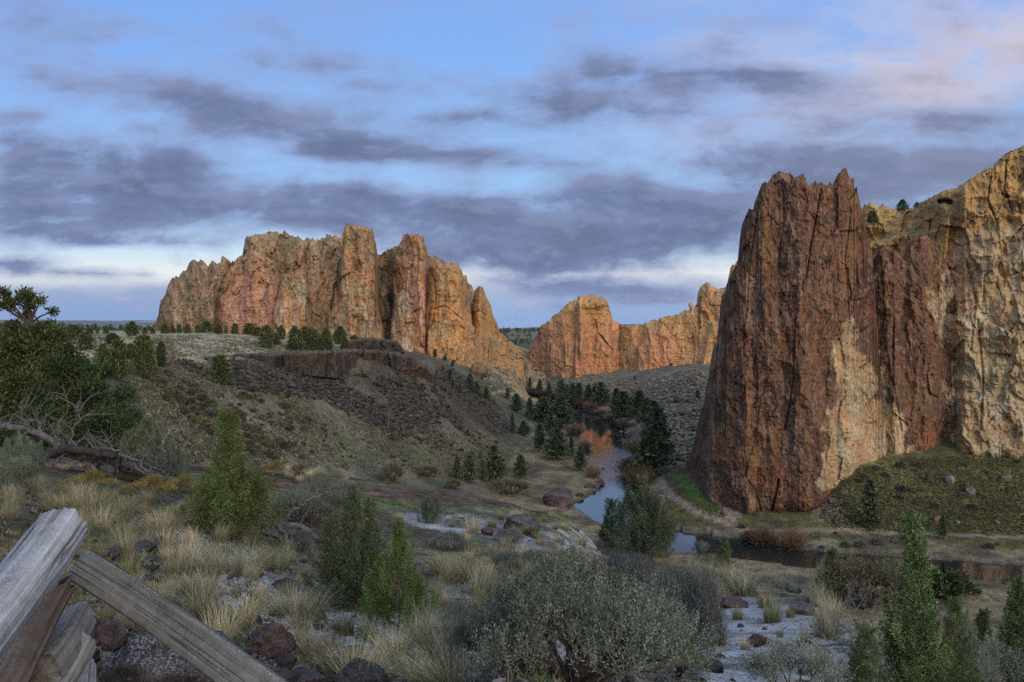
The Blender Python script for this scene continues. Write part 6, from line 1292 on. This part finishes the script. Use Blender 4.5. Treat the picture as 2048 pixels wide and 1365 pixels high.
# junipers on the plateau and the left slope
PM = [(340, 665, 'at the left foot of the massif'), (430, 665, 'below the ragged spires'), (530, 690, 'in the open grass before the massif'), (600, 690, 'before the orange slab'), (690, 690, 'under the tall tower'), (770, 690, 'above the rimrock end'), (200, 670, 'on the flat left of the massif')]
for i, (px, by, ty, k) in enumerate([(330,668,648,1),(345,667,652,2),(358,667,650,0),(375,667,648,1),(395,667,650,0),(413,666,644,0),(437,669,650,2),(452,668,652,1),(470,669,648,0),(486,669,652,2),(498,670,648,0),(515,674,655,1),(532,697,652,1),(548,690,668,2),(562,680,652,0),(575,672,650,1),(590,682,654,2),(600,678,656,0),(612,700,655,1),(626,690,660,2),(640,682,650,0),(652,690,658,1),(668,685,652,0),(680,690,655,2),(695,684,648,0),(705,680,650,1),(722,680,654,2),(738,680,652,0),(752,676,650,1),(768,680,656,0),(780,690,666,1),(655,702,676,2),(690,700,680,0),(640,702,672,1),(585,700,678,2),(708,694,672,0),
        (264,672,645,2),(290,668,655,1),(305,668,657,0),(195,668,656,1),(212,668,655,0),(180,668,658,2),(150,668,650,0),(172,702,665,1),(160,676,660,0),(225,690,668,2),(140,690,655,1)]):
    ad = 'tall' if by - ty > 34 else ('low' if by - ty < 19 else 'mid sized')
    put_far('juniper', JU[k], 6, px, by, ty, '%s dark juniper %s' % (ad, near_of(px, by, PM)), 'juniper', 'junipers on the plateau', rg.uniform(.65, 1.4), 150)
for px, by, ty, k, wk, lab in [(235, 762, 683, 0, .62, 'tall dark juniper at the top left of the slope'), (288, 757, 673, 1, .75, 'broad dark juniper on the slope left of the rimrock'), (322, 736, 686, 2, .4, 'narrow juniper right of the broad slope juniper'), (440, 768, 712, 1, 1.0, 'juniper standing under the left end of the rimrock'), (205, 740, 690, 0, .7, 'small juniper behind the dense dark juniper'), (262, 720, 690, 2, .8, 'small juniper between the two tall slope junipers')]:
    put_far('juniper', JU[k], 6, px, by, ty, lab, 'juniper', None, wk, 80)
for px, by, ty, lab in [(1805, 424, 401, 'little juniper on the ochre skyline left of the cave'), (1834, 421, 406, 'bushy juniper on the ochre skyline nearer the cave'), (1744, 446, 424, 'small juniper below the ochre knob behind the tower')]:
    yy_ = 338; o = wpos(px, by, yy_); s = (by - ty) * yy_ / F / 6; link('juniper', JU[0], o, (0, 0, px), (s, s, s), label=lab, cat='juniper')
# snags: burnt trees left standing on the left slope
rgs = np.random.default_rng(77)
SN = []
for i in range(3):
    mb = MB(); dead_tree(mb, (0, 0, -.3), (0.04, 0, 1), 7.5, .11, np.random.default_rng(500 + i), 2, (.10, .09, .085), .75, .25, 5); SN.append(mb.mesh('snag', [M_DEAD]))
for px, by, ty in [(365,776,716),(390,812,765),(408,752,705),(345,745,700),(468,790,752),(700,800,770),(745,850,815),(776,862,822),(800,880,845),(1050,745,700),(560,820,790),(655,845,815),(525,770,735),(1040,905,860),(860,905,880),(640,700,660),(300,800,770),(880,870,840)]:
    x, y, z = hit(px, by, 60); s = (by - ty) * y / F / 7.5
    link('snag', SN[rgs.integers(3)], (x, y, z), (0, 0, rgs.uniform(0, 6)), (s * 1.25, s * 1.25, s), label='bare dead tree %s' % near_of(px, by, [(380, 770, 'on the grassy slope below the left rimrock'), (540, 790, 'in the rubble under the rimrock'), (760, 850, 'low on the left slope'), (1045, 800, 'near the pines by the river'), (640, 680, 'on the plateau edge')]), cat='dead tree', group='burnt snags on the left slope')
# shrubs on the slopes
SM = [(400, 860, 'low on the grassy slope'), (420, 760, 'below the left end of the rimrock'), (600, 780, 'in the rubble under the rimrock'), (700, 860, 'in the middle of the slope'), (860, 850, 'on the right part of the slope'), (820, 930, 'at the foot of the slope')]
for px, by in in_region([([(260,720),(420,735),(640,790),(800,800),(980,840),(1040,900),(900,940),(700,925),(400,915),(330,850)], 1), ([(200,672),(620,672),(600,700),(420,705),(180,700)], .7)], 900, 402):
    q = hit(px, by, 60)
    if len([1 for o_ in COL.objects if o_.name.startswith('shrub')]) > 205: break
    if vn(q[0] / 24, q[1] / 24, seed=66) + .5 * vn(q[0] / 9, q[1] / 9, seed=67) < .28: continue
    k = int(rg.choice([0, 1, 3, 2], p=[.34, .36, .2, .1])); h = rg.uniform(.5, 1.8)
    link('shrub', BU[k], q, (0, 0, rg.uniform(0, 6)), (h * .62, h * .62, h * .5), label='%s shrub %s' % (('grey green', 'dark grey', 'bright green', 'brownish')[k], near_of(px, by, SM)), cat='shrub', group='shrubs on the left slope')
for px, by in in_region([([(1290,800),(1400,745),(1425,790),(1410,850),(1340,900),(1310,870)], 1), ([(1650,960),(1760,930),(1950,915),(2040,925),(2040,1060),(1700,1055)], .6), ([(1060,740),(1260,765),(1230,790),(1080,775)], .8), ([(1400,1050),(2040,1085),(2040,1120),(1500,1090)], .5)], 70, 403):
    k = int(rg.choice([0, 1, 3, 2], p=[.3, .3, .25, .15])); h = rg.uniform(.6, 1.7); q = hit(px, by, 100)
    link('shrub', BU[k], q, (0, 0, rg.uniform(0, 6)), (h * .65, h * .65, h * .5), label='%s shrub %s' % (('grey green', 'dark grey', 'bright green', 'brownish')[k], near_of(px, by, [(1360, 820, 'on the pale scree'), (1850, 990, 'on the grassy slope under the cliff'), (1160, 760, 'under the orange peak'), (1700, 1090, 'along the right river bank')])), cat='shrub', group='shrubs right of the river')
link('shrub', BU[4], hit(1888, 1192, 100), (0, 0, 1), (4.2, 3.4, 2.6), label='wide dark green bush on the tan flat right of the tallest juniper', cat='shrub')
# willows
for px, by, ty, k, lab in [(1528,1094,1054,0,'round orange willow left of its twin on the far bank'),(1586,1100,1060,0,'round orange willow right of its twin on the far bank'),(1500,1082,1060,1,'low reddish willow on the far bank under the tower'),(1270,905,872,2,'pinkish bare willow at the water below the biggest pine'),(1262,952,915,1,'red brown willow right of the rapids'),(1280,975,935,0,'orange willow under the shorter riverside pine'),(1300,1010,985,1,'red brown willow by the trail bend'),(1185,955,930,2,'pinkish willow on the rocky shore'),(1150,872,845,2,'pale willow on the left bank'),(1170,900,880,2,'small pale willow at the waterline'),(1335,1060,1040,1,'low reddish shrub left of the dark river')]:
    put_far('willow', WI[k], 2.9, px, by, ty, lab, 'willow', None, 1.3, 100)
rgw = np.random.default_rng(88)
for i, (px, by) in enumerate([(1062 + 7.5 * i + rgw.normal() * 2, np.interp(1062 + 7.5 * i, [1062, 1100, 1150, 1200, 1250], [790, 794, 806, 828, 856]) + rgw.normal() * 1.2) for i in range(26)]):
    put_far('willow', WI[1 if px < 1170 else (1 if i % 3 else 2)], 2.9, px, by, by - rgw.uniform(10, 16), 'bare red willow in the thicket along the far bank', 'willow', 'red willows along the far bank', 1.35, 200)
# boulders of the right slope and the banks
M_BO = rock_mat('fallen_tuff', 1.4, (1, 1, 1), (.6, 1.4), .8, .3)
BO = [rock_mesh('fallen_block', 260 + i, M_BO, 3, c_, .3, .9, .85) for i, c_ in enumerate(((.125, .105, .08), (.15, .098, .06), (.06, .05, .042), (.19, .165, .14)))]
for px, by, wp, hp, k, lab in [(1901,966,19,18,3,'pale block of rock on the grassy slope'),(1858,966,15,30,2,'dark upright boulder left of the pale block'),(1941,992,24,20,0,'grey boulder below and right of the pale block'),(1881,1050,28,24,1,'brown boulder near the trail railing'),(2010,962,22,14,0,'flat grey boulder far right on the slope'),(1994,1048,14,10,1,'small tan rock above the trail'),(1915,1048,8,8,3,'tiny pale stone above the railing'),(1345,878,16,10,1,'orange block on the scree'),(1372,830,34,22,1,'large ochre boulder on the scree'),(1355,806,18,16,2,'dark boulder above the ochre one'),(1320,868,14,10,3,'pale stone on the scree'),(1395,772,18,12,1,'ochre block high on the scree'),(1448,1032,10,22,1,'leaning slab at the left foot of the tower'),(1205,942,12,9,2,'dark rock standing in the rapids'),(1180,975,26,9,2,'low dark ledge on the rocky shore'),(1200,968,22,8,2,'dark shore rock beside the near bend'),(1160,992,20,8,2,'wet dark rock at the foot of the shore'),(1758,1088,26,16,2,'dark rock in the right river bank'),(1790,1085,22,12,2,'dark bank rock right of another'),(1255,868,10,6,3,'pale stones at the right waterline'),(1242,866,8,5,3,'pale stone left at the waterline'),(1008,770,14,10,3,'pale block beside the far path'),(1200,900,10,5,2,'small rock in the upper rapids'),(1795,1143,5,4,3,'small pale rock breaking the dark water'),(955,752,38,34,1,'brown outcrop on the shoulder below the massif'),(1710,1128,22,9,2,'dark stone on the near river edge'),(1490,880,3,3,0,'small stone under the tower')][:-1]:
    x, y, z = hit(px, by, 100); a = wp * y / F / 2; h = hp * y / F
    if 'water' in lab and 'breaking' in lab: z = -.1
    link('boulder', BO[k], (x, y, z + h * .3), (0, 0, px * .7), (a, a * .85, h * .62), label=lab, cat='boulder')

# ---- stuff: tufts, rubble, reeds, the far forest
def colmix(n, *cs): return np.asarray(cs)[rg.integers(len(cs), size=n)]
pts = in_region([([(150,670),(640,674),(620,702),(430,708),(330,720),(180,710)], 1.2), ([(240,700),(430,730),(640,800),(850,860),(1000,870),(1060,930),(980,960),(700,940),(380,930),(300,850)], 1.0), ([(440,720),(850,730),(980,830),(700,800)], .35)], 34000, 404)
P = hits(pts[:, 0], pts[:, 1]); P = P[(P[:, 1] > 75) & (P[:, 2] > .5)]; P = P[fbm((P[:, 0] + .6 * P[:, 1]) / 14, (P[:, 1] - .4 * P[:, 0]) / 30, o=3, seed=415) + .25 * rg.normal(size=len(P)) > -.12]
link('dry_grass', scatter_tufts('dry_grass_slope', P, rg.uniform(.3, .85, len(P)), colmix(len(P), (.128, .112, .078), (.10, .09, .062), (.158, .138, .096), (.062, .06, .039)), 405, 4, .75, .9), kind='stuff', label='dry bunchgrass covering the left slope', cat='grass')
pts = in_region([([(340,725),(430,716),(600,745),(760,756),(860,752),(900,740),(980,790),(1030,860),(960,880),(860,850),(800,880),(740,850),(640,800),(540,790),(430,770)], 1), ([(860,850),(1000,900),(960,930),(760,880)], .25), ([(300,780),(640,850),(900,930),(700,920),(400,900)], .06)], 6500, 406)
P = hits(pts[:, 0], pts[:, 1]); P = P[P[:, 1] > 100]; P = P[fbm(P[:, 0] / 12, P[:, 1] / 12, o=2, seed=407) > -.28]
link('rubble', pebble_field('rubble', P, rg.uniform(.25, 1.0, len(P)) ** 1.5 * 1.15, np.array([.047, .040, .033]) * rg.uniform(.45, 1.7, (len(P), 1)) * (1 + .10 * rg.normal(size=(len(P), 1)) * np.array([[1, 0, -.3]])).clip(.6, 1.6), M_BO, 408), kind='stuff', label='dark basalt rubble below the rimrock', cat='rubble')
pts = in_region([([(1250,770),(1400,738),(1430,775),(1410,850),(1395,930),(1340,920),(1310,850),(1230,800)], 1), ([(1060,735),(1260,760),(1240,800),(1090,780)], .5), ([(940,735),(1050,715),(1060,770),(990,790)], .5)], 3600, 409)
P = hits(pts[:, 0], pts[:, 1]); P = P[(P[:, 1] > 200) & (P[:, 2] > 1)]
link('scree', pebble_field('scree', P, rg.uniform(.2, 1.0, len(P)) ** 2 * 1.5 + .15, np.array([.15, .123, .088]) * rg.uniform(.5, 1.4, (len(P), 1)), M_BO, 410), kind='stuff', label='pale scree below the ochre ridge', cat='scree')
pts = in_region([([(1250,770),(1400,738),(1430,775),(1410,850),(1395,930),(1340,920),(1310,850),(1230,800)], 1), ([(1650,960),(1760,925),(1950,912),(2048,915),(2048,1068),(1680,1060),(1640,1040)], 1.2), ([(1335,965),(1400,985),(1450,1020),(1450,1040),(1380,1010)], 1), ([(940,735),(1050,715),(1240,800),(1090,780),(990,790)], .6)], 15000, 411)
P = hits(pts[:, 0], pts[:, 1]); ok = (P[:, 1] > 200) & (P[:, 2] > 1); P = P[ok]; pp = pts[ok]
gsl = pp[:, 0] > 1425
cc = np.where(gsl[:, None], colmix(len(P), (.085, .076, .03), (.12, .10, .038), (.056, .052, .024), (.10, .075, .04), (.046, .058, .022)), colmix(len(P), (.165, .14, .088), (.135, .115, .07), (.10, .085, .05), (.075, .07, .04)))
cc = np.where(((pp[:, 0] > 1330) & (pp[:, 0] < 1450) & (pp[:, 1] > 950))[:, None], colmix(len(P), (.05, .09, .022), (.08, .10, .03)), cc)
link('dry_grass', scatter_tufts('grass_right', P, rg.uniform(.25, .8, len(P)), cc, 412, 4, .8, .8), kind='stuff', label='olive and tan grass on the right slopes', cat='grass')
# reeds and tan flats by the water
xx = rg.uniform(-80, 420, 90000); yv = rg.uniform(150, 860, 90000); dd_ = sdist(xx, yv, RIVER); ok = (dd_ > .1) & ((dd_ < 4) | ((rg.uniform(0, 1, len(dd_)) < .35) & (dd_ < 34) & (yv < 232) & (xx > 40)) | ((rg.uniform(0, 1, len(dd_)) < .2) & (dd_ < 16)))
P = np.stack([xx[ok], yv[ok], ground(xx[ok], yv[ok])], 1); P = P[P[:, 2] < 3.4]
P = P[np.minimum.reduce([np.hypot(P[:, 0] - a, P[:, 1] - b) for a, b in np.array(resamp(np.array(TR), 60))]) > 1.6]
link('reeds', scatter_tufts('reeds', P, rg.uniform(.2, .6, len(P)), colmix(len(P), (.25, .19, .10), (.20, .155, .08), (.17, .115, .06), (.11, .088, .048)), 413, 5, .5, 1.0), kind='stuff', label='tan reeds and matted grass along the river', cat='reeds')
# distant forest on the plain
n = 5200; tt = rg.uniform(-.62, .62, n); r_ = np.exp(rg.uniform(math.log(900), math.log(6500), n)); P = np.stack([r_ * np.sin(tt), r_ * np.cos(tt)], 1); ok = fbm(P[:, 0] / 300, P[:, 1] / 300, o=3, seed=414) > -.15; P = P[ok]; n = len(P)
P = np.concatenate([P, ground(P[:, 0], P[:, 1])[:, None]], 1); P = np.repeat(P, 10, axis=0); H_ = np.repeat(rg.uniform(4, 11, n), 10)
u = rg.uniform(0, 1, len(P)); a = rg.uniform(0, 6.3, len(P)); P = P + np.stack([np.cos(a) * H_ * .25 * (1 - u), np.sin(a) * H_ * .25 * (1 - u), u * H_ * .8], 1)
C = greens(len(P), rg, (.022, .03, .016), (.045, .055, .024))
link('forest', leaf_mesh('forest', P, rg.normal(size=P.shape) * .6 + [0, 0, .8], H_ * .42, H_ * .3, C, rg, [M_LEAF]), kind='stuff', label='dark juniper forest far out on the plain', cat='forest')
print('far', round(time.time() - T0, 1))
# ------------------------------------------------------------------ the air itself, for the blue of the far hills
hz_min = -260.0; HB = MB()
bx = np.array([[-46000, -46000, hz_min], [46000, -46000, hz_min], [46000, 46000, hz_min], [-46000, 46000, hz_min], [-46000, -46000, 700], [46000, -46000, 700], [46000, 46000, 700], [-46000, 46000, 700]], float)
zlo = float(ZT.min()) - 1.0; zhi = float(max(ZT.max(), 200.0)) + 5
bx[:4, 2] = zlo; bx[4:, 2] = zhi
me = mesh_np('haze', bx, [np.array([[3, 2, 1, 0], [4, 5, 6, 7], [0, 1, 5, 4], [1, 2, 6, 5], [2, 3, 7, 6], [3, 0, 4, 7]])])
m = bpy.data.materials.new('haze_air'); m.use_nodes = True; nt = NT(m.node_tree); nt.n.clear()
out = nt.node('ShaderNodeOutputMaterial'); v = nt.node('ShaderNodeVolumePrincipled')
v.inputs['Color'].default_value = (.62, .78, 1.0, 1); v.inputs['Density'].default_value = 1.4e-5; v.inputs['Anisotropy'].default_value = 0.0
nt.l.new(v.outputs[0], out.inputs['Volume'])
me.materials.append(m)
link('haze', me, kind='stuff', label='thin bluish air over the far hills', cat='haze')
SC.cycles.volume_bounces = 0
